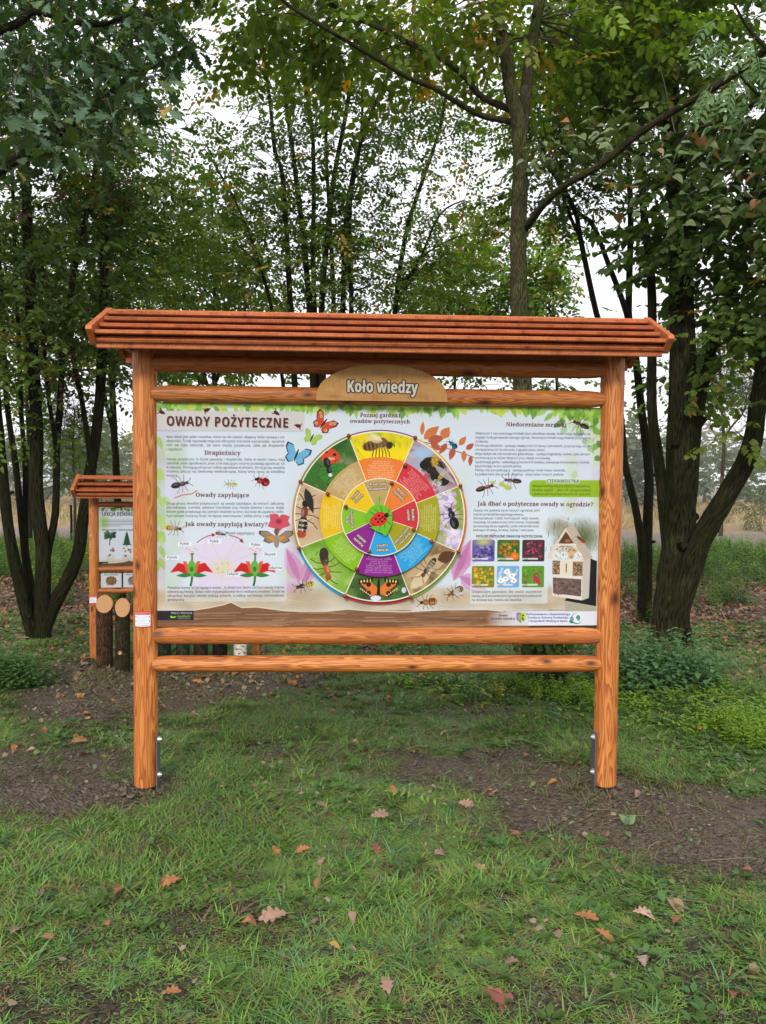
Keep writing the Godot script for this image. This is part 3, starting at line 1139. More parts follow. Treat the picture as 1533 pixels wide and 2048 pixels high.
	c.para(["Drugą grupą owadów pożytecznych są owady zapylające, do których zaliczamy", "pszczołowate, trzmiele, niektóre muchówki oraz motyle dzienne i nocne, dzięki", "którym pyłek przedostaje się z jednych kwiatów na inne i dochodzi do zapylania roślin.", "Tym samym możemy liczyć na lepsze owocowanie i obfite plony z ogrodu."], 334, 1007, 230, 6.5, 8.2, ink)
	c.text("Jak owady zapylają kwiaty?", 451, 1050, 11.5, title, "serif bold", 0.5)
	c.para(["Powabne barwy i przyciągające wonie... to dzięki tym dwóm cechom owady chętnie", "odwiedzają kwiaty. Świat roślin wyspecjalizował się w zwabianiu owadów. Dzięki tej", "obopólnej korzyści owady zyskują pokarm, a rośliny zachowują różnorodność", "genetyczną."], 336, 1174, 229, 6.5, 8.0, ink)
	# the insects in the left column
	insect(c, 362, 967, 14, PI + 2.9, srgb(44, 46, 50), srgb(60, 60, 64), srgb(70, 70, 72), 1.0)
	c.line([Vector2(350, 994), Vector2(366, 988), Vector2(384, 986), Vector2(394, 979)], 2.5, srgb(196, 130, 130))
	insect(c, 460, 967, 9, PI + 0.1, srgb(190, 196, 110), srgb(170, 180, 90), srgb(150, 160, 80), 0.9)
	insect(c, 519, 960, 12, PI + 0.3, srgb(150, 22, 34), srgb(160, 26, 38), srgb(24, 22, 22), 1.0, Color(0, 0, 0, 0), Color(0, 0, 0, 0), 1.7)
	c.ell(513, 955, 2.4, 2.6, srgb(30, 16, 16)); c.ell(522, 965, 2.2, 2.2, srgb(30, 16, 16)); c.ell(518, 953, 4, 1.6, srgb(230, 170, 170), 0.8, -0.3)
	insect(c, 349, 1054, 13, 0.1, srgb(206, 160, 40), srgb(130, 96, 40), srgb(80, 60, 36), 1.0, Color(0.75, 0.72, 0.66, 0.55), srgb(40, 30, 22))
	for k in [[553, 1040, -0.5], [553, 1040, 0.4], [553, 1040, 1.5], [553, 1040, 2.6], [553, 1040, 3.9]]:
		var d := Vector2.from_angle(k[2])
		c.leaf(k[0], k[1], k[0] + d.x * 25, k[1] + d.y * 20, 20, srgb(206, 84, 98))
	c.soft(553, 1040, 10, 8, srgb(120, 20, 50), 0.7)
	butterfly(c, 549, 1072, 35, 0.0, srgb(150, 128, 104), srgb(96, 76, 62), Color(0, 0, 0, 0), 0.5)
	c.poly([Vector2(530, 1070), Vector2(546, 1070), Vector2(543, 1082)], srgb(214, 140, 50)); c.poly([Vector2(568, 1070), Vector2(552, 1070), Vector2(555, 1082)], srgb(214, 140, 50))
	c.ell(549, 1080, 5.5, 13, srgb(150, 140, 128)); c.ell(549, 1060, 5, 7, srgb(110, 90, 74))
	# the diagram
	for side in [0, 1]:
		var x: float = 383 if side == 0 else 506
		var d := 1.0
		for k in [[-1.0, 40.0, -22.0, 24.0], [1.0, 40.0, -22.0, 24.0]]:
			var sx: float = k[0]
			c.poly([Vector2(x, 1148), Vector2(x + sx * 12, 1126), Vector2(x + sx * 26, 1122), Vector2(x + sx * 42, 1142), Vector2(x + sx * 26, 1139)], srgb(200, 36, 34))
			c.poly([Vector2(x, 1150), Vector2(x + sx * 10, 1120), Vector2(x + sx * 17, 1119), Vector2(x + sx * 8, 1148)], srgb(222, 92, 52))
			c.leaf(x, 1146, x + sx * 30, 1148, 9, srgb(50, 130, 56))
		c.leaf(x, 1116, x + 1, 1152, 17, srgb(96, 176, 70))
		c.ell(x, 1135, 3.6, 5, srgb(60, 120, 44))
		c.line([Vector2(x + 1, 1150), Vector2(x, 1160), Vector2(x - 2, 1168)], 4.2, srgb(46, 120, 52))
		c.line([Vector2(x + 1, 1118), Vector2(x + 1, 1106)], 3.4, srgb(90, 130, 70))
		c.ell(x + 1, 1105, 3.6, 2, srgb(80, 110, 70))
		for k in 5:
			c.ell(x - 9 + k * 5, 1094 + (k % 3) * 3, 2.0, 1.2, srgb(222, 170, 90))
	c.curve(Vector2(394, 1082), Vector2(410, 1068), Vector2(426, 1067), 1.5, srgb(160, 44, 44)); c.poly([Vector2(430, 1067), Vector2(422, 1063), Vector2(423, 1071)], srgb(160, 44, 44))
	c.curve(Vector2(456, 1068), Vector2(472, 1070), Vector2(482, 1079), 1.5, srgb(160, 44, 44)); c.poly([Vector2(485, 1083), Vector2(481, 1074), Vector2(476, 1080)], srgb(160, 44, 44))
	insect(c, 440, 1065, 8, 0.2, srgb(120, 60, 40), srgb(70, 60, 56), srgb(90, 40, 36), 0.8, Color(0.6, 0.6, 0.6, 0.5))
	c.line([Vector2(449, 1062), Vector2(455, 1062)], 0.8, ink)
	for k in [["Owad zapylający", 477, 1066], ["Pyłek", 427, 1082], ["Pyłek", 369, 1087], ["Pyłek", 508, 1089], ["Pylnik", 345, 1114], ["Słupek", 536, 1108], ["Zalążnia", 546, 1135], ["Zalążki", 463, 1147]]:
		if k[0] != "Owad zapylający":
			c.rect(k[1] - 13, k[2] - 6.5, k[1] + 14, k[2] + 2.2, srgb(232, 236, 240), 0.95)
		c.text(k[0], k[1], k[2], 7.6, ink, "sans", 0.5)
	# butterflies and twigs round the wheel
	c.text("Poznaj gatunki", 751, 833, 10.5, title, "serif bold", 0.5)
	c.text("owadów pożytecznych", 751, 845, 10.5, title, "serif bold", 0.5)
	butterfly(c, 640, 846, 24, 0.65, srgb(200, 76, 42), srgb(96, 46, 36), srgb(226, 196, 150))
	butterfly(c, 617, 875, 18, 0.45, srgb(166, 196, 92), srgb(150, 182, 82))
	butterfly(c, 587, 909, 26, 0.35, srgb(104, 176, 214), srgb(44, 54, 66))
	c.curve(Vector2(828, 880), Vector2(880, 890), Vector2(938, 912), 1.4, srgb(92, 60, 54))
	for k in [[834, 868, 836, 840, 9], [838, 876, 868, 850, 20], [846, 880, 880, 872, 18], [874, 874, 888, 852, 20], [884, 884, 868, 906, 12], [898, 892, 890, 918, 13], [908, 888, 922, 870, 12], [922, 896, 938, 884, 11], [918, 898, 918, 922, 11], [932, 908, 930, 930, 9], [852, 884, 872, 898, 14]]:
		c.leaf(k[0], k[1], k[2], k[3], k[4], [srgb(150, 62, 56), srgb(202, 118, 66), srgb(178, 88, 66)][rng.randi() % 3])
	insect(c, 895, 886, 8.5, PI + 0.7, srgb(26, 70, 110), srgb(30, 90, 110), srgb(24, 60, 60), 0.8, Color(0, 0, 0, 0), Color(0, 0, 0, 0), 1.5)
	insect(c, 604, 1168, 15, PI - 0.25, srgb(210, 180, 60), srgb(44, 38, 34), srgb(60, 50, 36), 0.8, Color(0.7, 0.66, 0.5, 0.5), srgb(40, 32, 26))
	insect(c, 849, 1202, 14, PI - 0.1, srgb(176, 116, 50), srgb(150, 96, 46), srgb(60, 44, 34), 0.9, Color(0, 0, 0, 0), srgb(50, 36, 28), 1.4)
	insect(c, 903, 1182, 14, PI - 0.5, srgb(130, 100, 62), srgb(96, 72, 50), srgb(150, 84, 40), 0.9, Color(0.85, 0.85, 0.88, 0.65), srgb(54, 40, 30), 1.2)
	# right column
	c.text("Niedoceniane mrówki", 1062, 850, 11.0, title, "serif bold", 0.5)
	insect(c, 1150, 845, 14, PI + 0.4, srgb(48, 36, 38), srgb(60, 40, 40), srgb(60, 40, 36), 1.2, Color(0, 0, 0, 0), Color(0, 0, 0, 0), 0.8)
	c.para(["Większość z nas postrzega mrówki jako szkodliwe owady, które mają zły wpływ na", "wygląd i funkcjonowanie naszego ogrodu. Natomiast mrówki mają również pożyteczne", "działanie.", "Eliminują szkodniki - zjadając owady oraz ich larwy i poczwarki, przyczyniają się do", "zmniejszenia ich liczebności i ograniczenia szkód.~", "Mają wpływ na różnorodność gatunkową - zjadają fragmenty nasion, tym samym", "przenoszą je w różne miejsca i przy okazji rozsiewają.~", "Spulchniają glebę - zakładając gniazda (mrowiska), wykopują liczne otwory i tunele,", "spulchniając w ten sposób glebę.~", "Pełnią rolę porządkującą - zjadają padlinę i małe chore osobniki.~", "Są pokarmem dla innych zwierząt - dzięciołów i innych ptaków.~"], 940, 866, 231, 6.4, 8.15, ink)
	insect(c, 962, 972, 15, -0.3, srgb(84, 40, 34), srgb(110, 56, 38), srgb(100, 46, 34), 1.0, Color(0, 0, 0, 0), Color(0, 0, 0, 0), 0.8)
	insect(c, 1015, 958, 14, PI + 0.1, srgb(80, 44, 44), srgb(100, 60, 56), srgb(110, 70, 66), 1.0, Color(0, 0, 0, 0), Color(0, 0, 0, 0), 0.8)
	for k in [[976, 962, 5], [995, 966, 7], [1006, 972, 8]]:
		c.ell(k[0], k[1], k[2], k[2] * 0.6, srgb(176, 190, 80), 1.0, 0.3)
	c.rect(1050, 957, 1200, 991, srgb(146, 184, 40), 1.0, 9)
	c.text("CIEKAWOSTKA", 1117, 962, 9.5, srgb(220, 232, 214), "sans bold", 0.5, 1.0, 0.0, 1.0, 1.4)
	c.text("CIEKAWOSTKA", 1117, 962, 9.5, srgb(58, 84, 62), "sans bold", 0.5)
	c.para(["Mrówki hodują mszyce, których wydzielina -", "słodka spadź - jest ich przysmakiem", "i jednocześnie pokarmem m.in. pszczół."], 1056, 971, 118, 7.0, 8.0, srgb(52, 78, 26))
	c.text("Jak dbać o pożyteczne owady w ogrodzie?", 1063, 1009, 11.5, title, "serif bold", 0.5, 1.0, 0.0, 0.96)
	c.para(["Owady nie pojawią się w naszym ogrodzie, jeśli", "będzie przesadnie wypielęgnowany.~", "Różnorodność roślin kwitnących wabi owady,", "stanowiąc ich pokarm oraz schronienie. Doskonale", "sprawdzają się tu nagietki, cynie i aksamitki oraz", "kwitnące drzewa, krzewy, byliny i warzywa.~"], 938, 1020, 133, 6.4, 7.9, ink)
	c.text("ROŚLINY PRZYJAZNE OWADOM POŻYTECZNYM", 944, 1072, 6.6, ink, "sans bold", 0.0, 1.0, 0.0, 0.93)
	c.para(["Dodatkowym sposobem, aby zwabić pożyteczne", "owady, jest postawienie w ogrodzie lub powieszenie", "na drzewie tzw. hotelu dla owadów.~"], 937, 1184, 141, 6.4, 8.2, ink)
	# six plant pictures
	var looks := [[srgb(104, 92, 160), [srgb(70, 58, 128), srgb(140, 128, 190), srgb(60, 50, 90), srgb(170, 160, 205)]], [srgb(58, 108, 44), [srgb(232, 120, 34), srgb(244, 160, 50), srgb(40, 84, 40), srgb(220, 84, 30)]], [srgb(62, 54, 52), [srgb(196, 44, 96), srgb(150, 24, 66), srgb(224, 96, 140), srgb(60, 74, 40)]], [srgb(130, 130, 44), [srgb(236, 190, 40), srgb(240, 150, 30), srgb(84, 120, 40), srgb(250, 214, 80)]], [srgb(116, 172, 218), [srgb(240, 242, 244), srgb(226, 230, 232), srgb(200, 176, 130), srgb(150, 190, 224)]], [srgb(92, 150, 44), [srgb(70, 120, 36), srgb(130, 176, 60), srgb(160, 40, 60), srgb(110, 160, 50)]]]
	for k in 6:
		var x := 937.0 + (k % 3) * 50.2
		var y := 1077.0 + (k / 3) * 52.6
		c.rect(x, y, x + 45, y + 43.5, looks[k][0], 1.0, 3)
		if k == 0:
			c.soft(x + 22, y + 4, 26, 14, srgb(196, 200, 130), 0.9)
		dabs(c, x + 4, y + (14 if k == 0 else 5), x + 41, y + 38, 60, 3.2, looks[k][1], 0.85)
		if k == 1:
			c.ell(x + 35, y + 33, 9, 8, srgb(236, 110, 40)); c.ell(x + 35, y + 33, 4, 3, srgb(250, 150, 60))
		if k == 4:
			for q in [[20, 12], [30, 20], [18, 26], [34, 30], [8, 30]]:
				c.ell(x + q[0], y + q[1], 6.5, 5, srgb(242, 244, 246)); c.ell(x + q[0], y + q[1], 1.6, 1.4, srgb(170, 130, 80))
		if k == 5:
			c.leaf(x + 22, y + 18, x + 40, y + 40, 11, srgb(176, 60, 76))
		c.rect(x, y + 36.5, x + 32, y + 40, srgb(228, 226, 228), 0.9)
		c.text(["Lawenda", "Nagietek", "Dalia", "Rudbekia", "Śliwa", "Róża"][k], x + 4, y + 39.7, 3.6, ink, "sans")
	# the insect hotel hung on a tree
	c.soft(1110, 1050, 36, 26, srgb(150, 144, 120), 0.9); c.soft(1160, 1070, 46, 46, srgb(96, 104, 66), 0.95); c.soft(1120, 1080, 30, 50, srgb(150, 140, 116), 0.8)
	for i in 120:
		var x := rng.randf_range(1085, 1190)
		var y := rng.randf_range(1030, 1100)
		c.line([Vector2(x, y), Vector2(x + rng.randf_range(-3, 3), y + 9)], 1.2, [srgb(120, 112, 90), srgb(176, 168, 146), srgb(80, 92, 54)][i % 3], 0.5)
	c.poly([Vector2(1176, 1115), Vector2(1189, 1120), Vector2(1189, 1212), Vector2(1124, 1200), Vector2(1128, 1196)], srgb(34, 34, 36))
	c.poly([Vector2(1124, 1203), Vector2(1189, 1213), Vector2(1189, 1224), Vector2(1128, 1224)], srgb(170, 168, 146))
	c.poly([Vector2(1098, 1116), Vector2(1160, 1119), Vector2(1160, 1200), Vector2(1099, 1190)], srgb(226, 220, 206))
	c.poly([Vector2(1160, 1119), Vector2(1176, 1117), Vector2(1174, 1195), Vector2(1160, 1200)], srgb(196, 190, 178))
	c.poly([Vector2(1124, 1053), Vector2(1141, 1047), Vector2(1181, 1114), Vector2(1164, 1119)], srgb(190, 176, 156))
	c.poly([Vector2(1124, 1053), Vector2(1086, 1114), Vector2(1098, 1116), Vector2(1125, 1066), Vector2(1155, 1119), Vector2(1164, 1119)], srgb(222, 206, 184))
	c.poly([Vector2(1125, 1060), Vector2(1110, 1084), Vector2(1142, 1084)], srgb(96, 62, 48)); c.ell(1129, 1079, 6, 3, srgb(168, 110, 70))
	c.line([Vector2(1108, 1087), Vector2(1146, 1087)], 3, srgb(228, 220, 204))
	c.curve(Vector2(1100, 1028), Vector2(1126, 1038), Vector2(1138, 1042), 1.4, srgb(226, 226, 224)); c.line([Vector2(1138, 1052), Vector2(1138, 1040), Vector2(1145, 1032)], 1.8, srgb(170, 190, 200))
	for k in [[1108, 1096, 4, 0], [1116, 1096, 4, 0], [1125, 1095, 4, 0], [1134, 1099, 6, 1], [1143, 1099, 5, 1], [1106, 1108, 8, 2], [1122, 1108, 8, 2], [1137, 1110, 6, 1], [1151, 1110, 8, 2]]:
		c.ell(k[0], k[1], k[2], k[2], [srgb(226, 214, 196), srgb(214, 172, 124), srgb(222, 226, 226)][k[3]])
		for j in 4:
			c.ell(k[0] + rng.randf_range(-0.5, 0.5) * k[2], k[1] + rng.randf_range(-0.5, 0.5) * k[2], 0.9, 0.9, srgb(70, 60, 50))
	c.rect(1099, 1119, 1114, 1147, srgb(140, 110, 80)); c.rect(1140, 1121, 1160, 1150, srgb(140, 110, 80)); c.rect(1117, 1119, 1137, 1149, srgb(226, 214, 190)); c.rect(1126, 1125, 1128, 1143, srgb(110, 70, 40))
	dabs(c, 1100, 1120, 1113, 1146, 60, 1.4, [srgb(60, 44, 34), srgb(206, 176, 130)], 1.0); dabs(c, 1142, 1122, 1158, 1149, 60, 1.4, [srgb(60, 44, 34), srgb(206, 176, 130)], 1.0)
	c.poly([Vector2(1100, 1153), Vector2(1158, 1157), Vector2(1158, 1192), Vector2(1101, 1185)], srgb(104, 88, 84)); dabs(c, 1103, 1158, 1156, 1186, 80, 3.5, [srgb(132, 104, 90), srgb(80, 64, 62), srgb(160, 120, 100)], 0.8)
	insect(c, 1155, 1076, 8, PI + 0.7, srgb(170, 50, 30), srgb(60, 30, 26), srgb(36, 26, 24), 1.0)
	# maker's plate and sponsors' strip
	c.rect(312, 1217.5, 387, 1236.5, srgb(44, 41, 46))
	c.text("PROJEKT I WYKONANIE:", 343, 1224.0, 5.0, srgb(214, 214, 218), "sans bold", 0.0, 1.0, 0.0, 0.75)
	c.ell(347, 1229.5, 6, 2.6, srgb(150, 214, 60), 1.0, -0.1); c.ell(349, 1227.6, 4.5, 1.5, srgb(44, 41, 46), 1.0, -0.1)
	c.text("Sadlotz", 355, 1231.5, 7.0, srgb(140, 196, 60), "serif bold", 0.0, 1.0, -0.02)
	c.line([Vector2(356, 1233.6), Vector2(380, 1233.6)], 0.9, srgb(180, 180, 184), 0.8)
	for k in 40:
		c.rect(968 + k * 2.2, 1224 - k * 0.06, 1200, 1250.5, srgb(226, 228, 236), 0.075)
	c.rect(1052, 1222, 1200, 1251, srgb(226, 229, 238), 0.85)
	c.rect(1052, 1251, 1200, 1260, srgb(58, 46, 44))
	c.text("Gmina", 1001, 1232, 5.8, srgb(70, 50, 52), "sans bold", 0.5)
	c.text("Strzelce Opolskie", 1001, 1238.5, 5.8, srgb(70, 50, 52), "sans bold", 0.5)
	c.poly([Vector2(1028, 1224), Vector2(1046, 1224), Vector2(1046, 1238), Vector2(1037, 1246), Vector2(1028, 1238)], srgb(112, 128, 190))
	c.poly([Vector2(1037, 1224), Vector2(1046, 1224), Vector2(1046, 1238), Vector2(1037, 1246)], srgb(206, 214, 44))
	c.leaf(1033, 1227, 1034, 1241, 6, srgb(196, 160, 60)); c.ell(1041, 1230, 2.2, 2.2, srgb(70, 80, 40)); c.leaf(1039, 1233, 1043, 1242, 5, srgb(60, 130, 50))
	var blue := srgb(72, 84, 140)
	for k in 3:
		c.text(["Dofinansowano z Wojewódzkiego", "Funduszu Ochrony Środowiska", "i Gospodarki Wodnej w Opolu"][k], 1092, 1229.8 + k * 6.9, 5.6, blue, "sans bold", 0.5)
	c.ell(1150, 1237, 12, 11, srgb(70, 120, 110)); c.ell(1151.2, 1236.2, 11, 10, srgb(230, 234, 240)); c.leaf(1152, 1229, 1155, 1242, 8, srgb(84, 150, 120)); c.leaf(1150, 1231, 1153, 1241, 5, srgb(84, 150, 120)); c.ell(1140, 1238, 4, 5, srgb(110, 150, 200)); c.leaf(1134, 1242, 1146, 1246, 5, srgb(50, 130, 90))
	return c.done()


const TURN := 45.0
func sector(c: Canvas, x: float, y: float, r: float, from: float, to: float, col: Color, a := 1.0):
	var p := [Vector2(x, y)]
	for i in 13:
		var t := deg_to_rad(lerpf(from, to, i / 12.0))
		p.append(Vector2(x + cos(t) * r, y - sin(t) * r))
	c.poly(p, col, a)


func spokes(c: Canvas, x: float, y: float, r: float, first: float, width: float, col: Color):
	for k in 8:
		var t := deg_to_rad(first + k * TURN)
		c.line([Vector2(x, y), Vector2(x + cos(t) * r, y - sin(t) * r)], width, col)


# units of the wheel's own drawing: centre (745, 860), photo disc radius 640
func wheel_canvas(r: float, px: int) -> Canvas:
	return Canvas.new(px, px, 745 - r, 860 - r, px / (2 * r), srgb(230, 225, 200))


func paint_rim() -> ImageTexture:
	var c := wheel_canvas(664, 256)
	var cols := [srgb(224, 120, 48), srgb(222, 172, 44), srgb(116, 44, 128), srgb(146, 138, 60), srgb(186, 156, 100), srgb(54, 160, 212), srgb(204, 60, 66), srgb(140, 186, 48)]
	for k in 8:
		sector(c, 745, 860, 700, -23.5 + k * 45, 21.5 + k * 45, cols[k])
	return c.done()


func paint_photo_disc() -> ImageTexture:
	rng.seed = 23
	var c := wheel_canvas(640, 560)
	c.clip = Vector4(280, 280, 0, 0)
	var grounds := [
		[srgb(140, 158, 52), [srgb(214, 196, 226), srgb(190, 168, 210), srgb(150, 166, 60)]],
		[srgb(176, 150, 156), [srgb(150, 190, 220), srgb(206, 170, 176), srgb(120, 84, 96), srgb(180, 130, 140)]],
		[srgb(226, 206, 24), [srgb(110, 170, 36), srgb(240, 224, 40), srgb(214, 190, 10)]],
		[srgb(60, 104, 40), [srgb(40, 80, 30), srgb(86, 130, 50), srgb(150, 150, 110)]],
		[srgb(206, 178, 142), [srgb(190, 150, 110), srgb(224, 204, 176)]],
		[srgb(134, 176, 60), [srgb(190, 206, 150), srgb(100, 150, 40), srgb(160, 200, 90)]],
		[srgb(70, 100, 46), [srgb(40, 66, 32), srgb(120, 150, 70), srgb(90, 120, 50)]],
		[srgb(186, 160, 116), [srgb(120, 88, 54), srgb(216, 196, 156), srgb(90, 66, 40)]]]
	var mids := [Vector2(1285, 880), Vector2(1150, 500), Vector2(770, 330), Vector2(340, 450), Vector2(190, 850), Vector2(340, 1230), Vector2(740, 1400), Vector2(1130, 1250)]
	for k in 8:
		c.clipped = true
		c.clip.z = deg_to_rad(-23.5 + k * 45)
		c.clip.w = deg_to_rad(21.5 + k * 45)
		sector(c, 745, 860, 700, -23.5 + k * 45, 21.5 + k * 45, grounds[k][0])
		for i in 26:
			var d := Vector2(rng.randf_range(-230, 230), rng.randf_range(-180, 180))
			c.soft(mids[k].x + d.x, mids[k].y + d.y, rng.randf_range(50, 120), rng.randf_range(40, 90), grounds[k][1][rng.randi() % grounds[k][1].size()], 0.55)
		for i in 70:
			var d := Vector2(rng.randf_range(-240, 240), rng.randf_range(-190, 190))
			var g: Color = grounds[k][1][rng.randi() % grounds[k][1].size()]
			c.ell(mids[k].x + d.x, mids[k].y + d.y, rng.randf_range(8, 26), rng.randf_range(4, 12), g.darkened(rng.randf() * 0.4) if i % 2 else g.lightened(rng.randf() * 0.25), 0.35, rng.randf() * PI)
		if k == 0:
			dabs(c, 1180, 680, 1300, 960, 90, 22, [srgb(220, 206, 232), srgb(180, 156, 206), srgb(236, 226, 240)], 0.9)
			dabs(c, 1250, 960, 1390, 1100, 80, 22, [srgb(220, 206, 232), srgb(190, 166, 212), srgb(236, 226, 240)], 0.9)
			insect(c, 1290, 860, 68, -1.9, srgb(34, 36, 44), srgb(40, 40, 52), srgb(60, 40, 60), 1.0, Color(0, 0, 0, 0), Color(0, 0, 0, 0), 1.2)
		if k == 1:
			c.soft(1050, 380, 120, 80, srgb(160, 200, 230), 0.9)
			dabs(c, 960, 500, 1180, 680, 120, 18, [srgb(206, 140, 150), srgb(160, 96, 110), srgb(224, 176, 180)], 0.9)
			c.ell(1140, 480, 90, 62, srgb(38, 32, 28), 1.0, 0.5); c.ell(1155, 440, 22, 40, srgb(214, 166, 50)); c.ell(1190, 560, 80, 55, srgb(34, 30, 28), 1.0, 0.6); c.ell(1205, 545, 18, 44, srgb(190, 160, 60), 1.0, 0.6); c.ell(1170, 600, 40, 24, srgb(220, 214, 204))
			fuzz(c, 1140, 478, 92, 64, 320, [srgb(60, 50, 40), srgb(28, 24, 22), srgb(90, 76, 56)]); fuzz(c, 1155, 440, 26, 44, 120, [srgb(224, 182, 70), srgb(190, 140, 40)]); fuzz(c, 1190, 560, 80, 55, 220, [srgb(56, 48, 40), srgb(28, 24, 22)])
			c.leaf(1150, 470, 1310, 610, 50, srgb(190, 186, 184), 0.8); c.ell(1075, 470, 36, 34, srgb(30, 26, 24))
		if k == 2:
			for j in 9:
				c.leaf(700 + j * 30, 440, 560 + j * 50, 270 + abs(j - 4) * 14, 50, srgb(240, 216, 20), 0.95)
			for j in 6:   # a bee from the side
				c.line([Vector2(700 + j * 18, 345), Vector2(690 + j * 24, 380), Vector2(684 + j * 26, 412)], 6, srgb(70, 46, 30))
			c.ell(680, 330, 72, 38, srgb(132, 92, 50), 1.0, -0.25)
			for j in 4:
				c.ell(632 + j * 28, 342 - j * 7, 7, 34 - absf(j - 1.5) * 4, srgb(58, 40, 28), 0.9, -0.25)
			c.ell(756, 308, 44, 36, srgb(110, 80, 48)); fuzz(c, 756, 306, 44, 36, 140, [srgb(150, 112, 66), srgb(84, 60, 38), srgb(186, 150, 96)])
			c.ell(812, 326, 24, 28, srgb(60, 46, 34), 1.0, 0.3); c.curve(Vector2(824, 312), Vector2(846, 318), Vector2(850, 340), 5, srgb(50, 36, 28))
			c.leaf(762, 296, 628, 262, 56, srgb(226, 208, 166), 0.75); c.leaf(756, 290, 660, 236, 40, srgb(236, 222, 186), 0.65)
		if k == 3:
			c.leaf(170, 590, 310, 470, 120, srgb(56, 110, 40)); c.leaf(330, 330, 520, 260, 130, srgb(44, 92, 36)); c.ell(400, 540, 110, 80, srgb(62, 126, 46))
			c.ell(370, 410, 78, 56, srgb(206, 74, 44), 1.0, 0.3); c.ell(340, 380, 15, 10, srgb(40, 30, 26)); c.ell(405, 400, 14, 10, srgb(40, 30, 26)); c.ell(375, 430, 34, 10, srgb(240, 200, 180), 0.7)
			insect(c, 360, 500, 60, 1.3, srgb(40, 34, 32), srgb(30, 28, 30), srgb(220, 220, 220), 1.1)
		if k == 4:
			insect(c, 180, 860, 108, -1.45, srgb(46, 40, 38), srgb(120, 60, 44), srgb(36, 32, 32), 0.9, Color(0, 0, 0, 0), srgb(222, 206, 180), 0.75)
			c.ell(160, 995, 36, 26, srgb(170, 70, 40))
			c.leaf(190, 650, 250, 840, 60, srgb(44, 42, 42))
		if k == 5:
			insect(c, 345, 1230, 98, 1.35, srgb(90, 70, 54), srgb(176, 96, 50), srgb(156, 84, 44), 0.9, Color(0, 0, 0, 0), Color(0, 0, 0, 0), 0.8)
			c.ell(330, 1140, 34, 48, srgb(60, 50, 40))
		if k == 6:
			butterfly(c, 740, 1400, 150, 0.0, srgb(220, 120, 48), srgb(52, 38, 34), srgb(44, 32, 28), 0.62)
			for q in [-1.0, 1.0]:
				for w in 4:
					c.ell(740 + q * (50 + w * 24), 1330 + w * 4, 9, 15, srgb(36, 28, 26))
					c.ell(740 + q * (64 + w * 22), 1336 + w * 3, 7, 10, srgb(236, 206, 130))
				for w in 6:
					c.ell(740 + q * (134 - w * 14), 1400 + w * 10, 6, 6, srgb(232, 196, 150))
			c.ell(720, 1470, 40, 20, srgb(220, 220, 236)); c.ell(930, 1410, 18, 22, srgb(206, 206, 230))
		if k == 7:
			c.leaf(940, 1310, 1330, 1110, 120, srgb(196, 170, 126)); c.leaf(980, 1400, 1150, 1230, 90, srgb(226, 206, 170), 0.8); c.leaf(1180, 1180, 1330, 1130, 90, srgb(92, 62, 38))
			insect(c, 1110, 1245, 70, 2.2, srgb(60, 44, 30), srgb(70, 50, 34), srgb(110, 70, 40), 1.0, Color(0.7, 0.66, 0.56, 0.5), srgb(206, 180, 120), 0.8)
		c.clipped = false
	spokes(c, 745, 860, 640, -23.5, 7, srgb(238, 230, 208))
	for i in 96:
		var a := TAU * i / 96
		var b := TAU * (i + 1) / 96
		c.line([Vector2(745 + cos(a) * 634, 860 + sin(a) * 634), Vector2(745 + cos(b) * 634, 860 + sin(b) * 634)], 9, srgb(240, 234, 214))
	return c.done()


func paint_text_disc() -> ImageTexture:
	rng.seed = 31
	var c := wheel_canvas(446, 420)
	var cols := [srgb(164, 160, 32), srgb(204, 54, 62), srgb(232, 126, 50), srgb(190, 160, 100), srgb(230, 186, 24), srgb(134, 186, 34), srgb(136, 36, 136), srgb(44, 160, 218)]
	for k in 8:
		sector(c, 745, 860, 520, -23.5 + k * 45, 21.5 + k * 45, cols[k])
	spokes(c, 745, 860, 450, -23.5, 6, srgb(240, 224, 190))
	var said := ["Wygląd: ciało pokryte jest", "włoskami, długość do", "piętnastu milimetrów. Żywi", "się nektarem oraz pyłkiem", "kwiatów. Spotkać można", "go w ogrodach, na łąkach", "i na skraju lasu od", "wiosny do jesieni."]
	for k in 8:
		var t := deg_to_rad(-1.0 + k * 45)
		var turn := PI / 2 - t
		for j in 8:
			var r := 408.0 - j * 16.5
			c.text(said[(j + k * 3) % 8], 745 + cos(t) * r, 860 - sin(t) * r, 17, srgb(240, 232, 224), "sans", 0.5, 0.85, turn)
	return c.done()


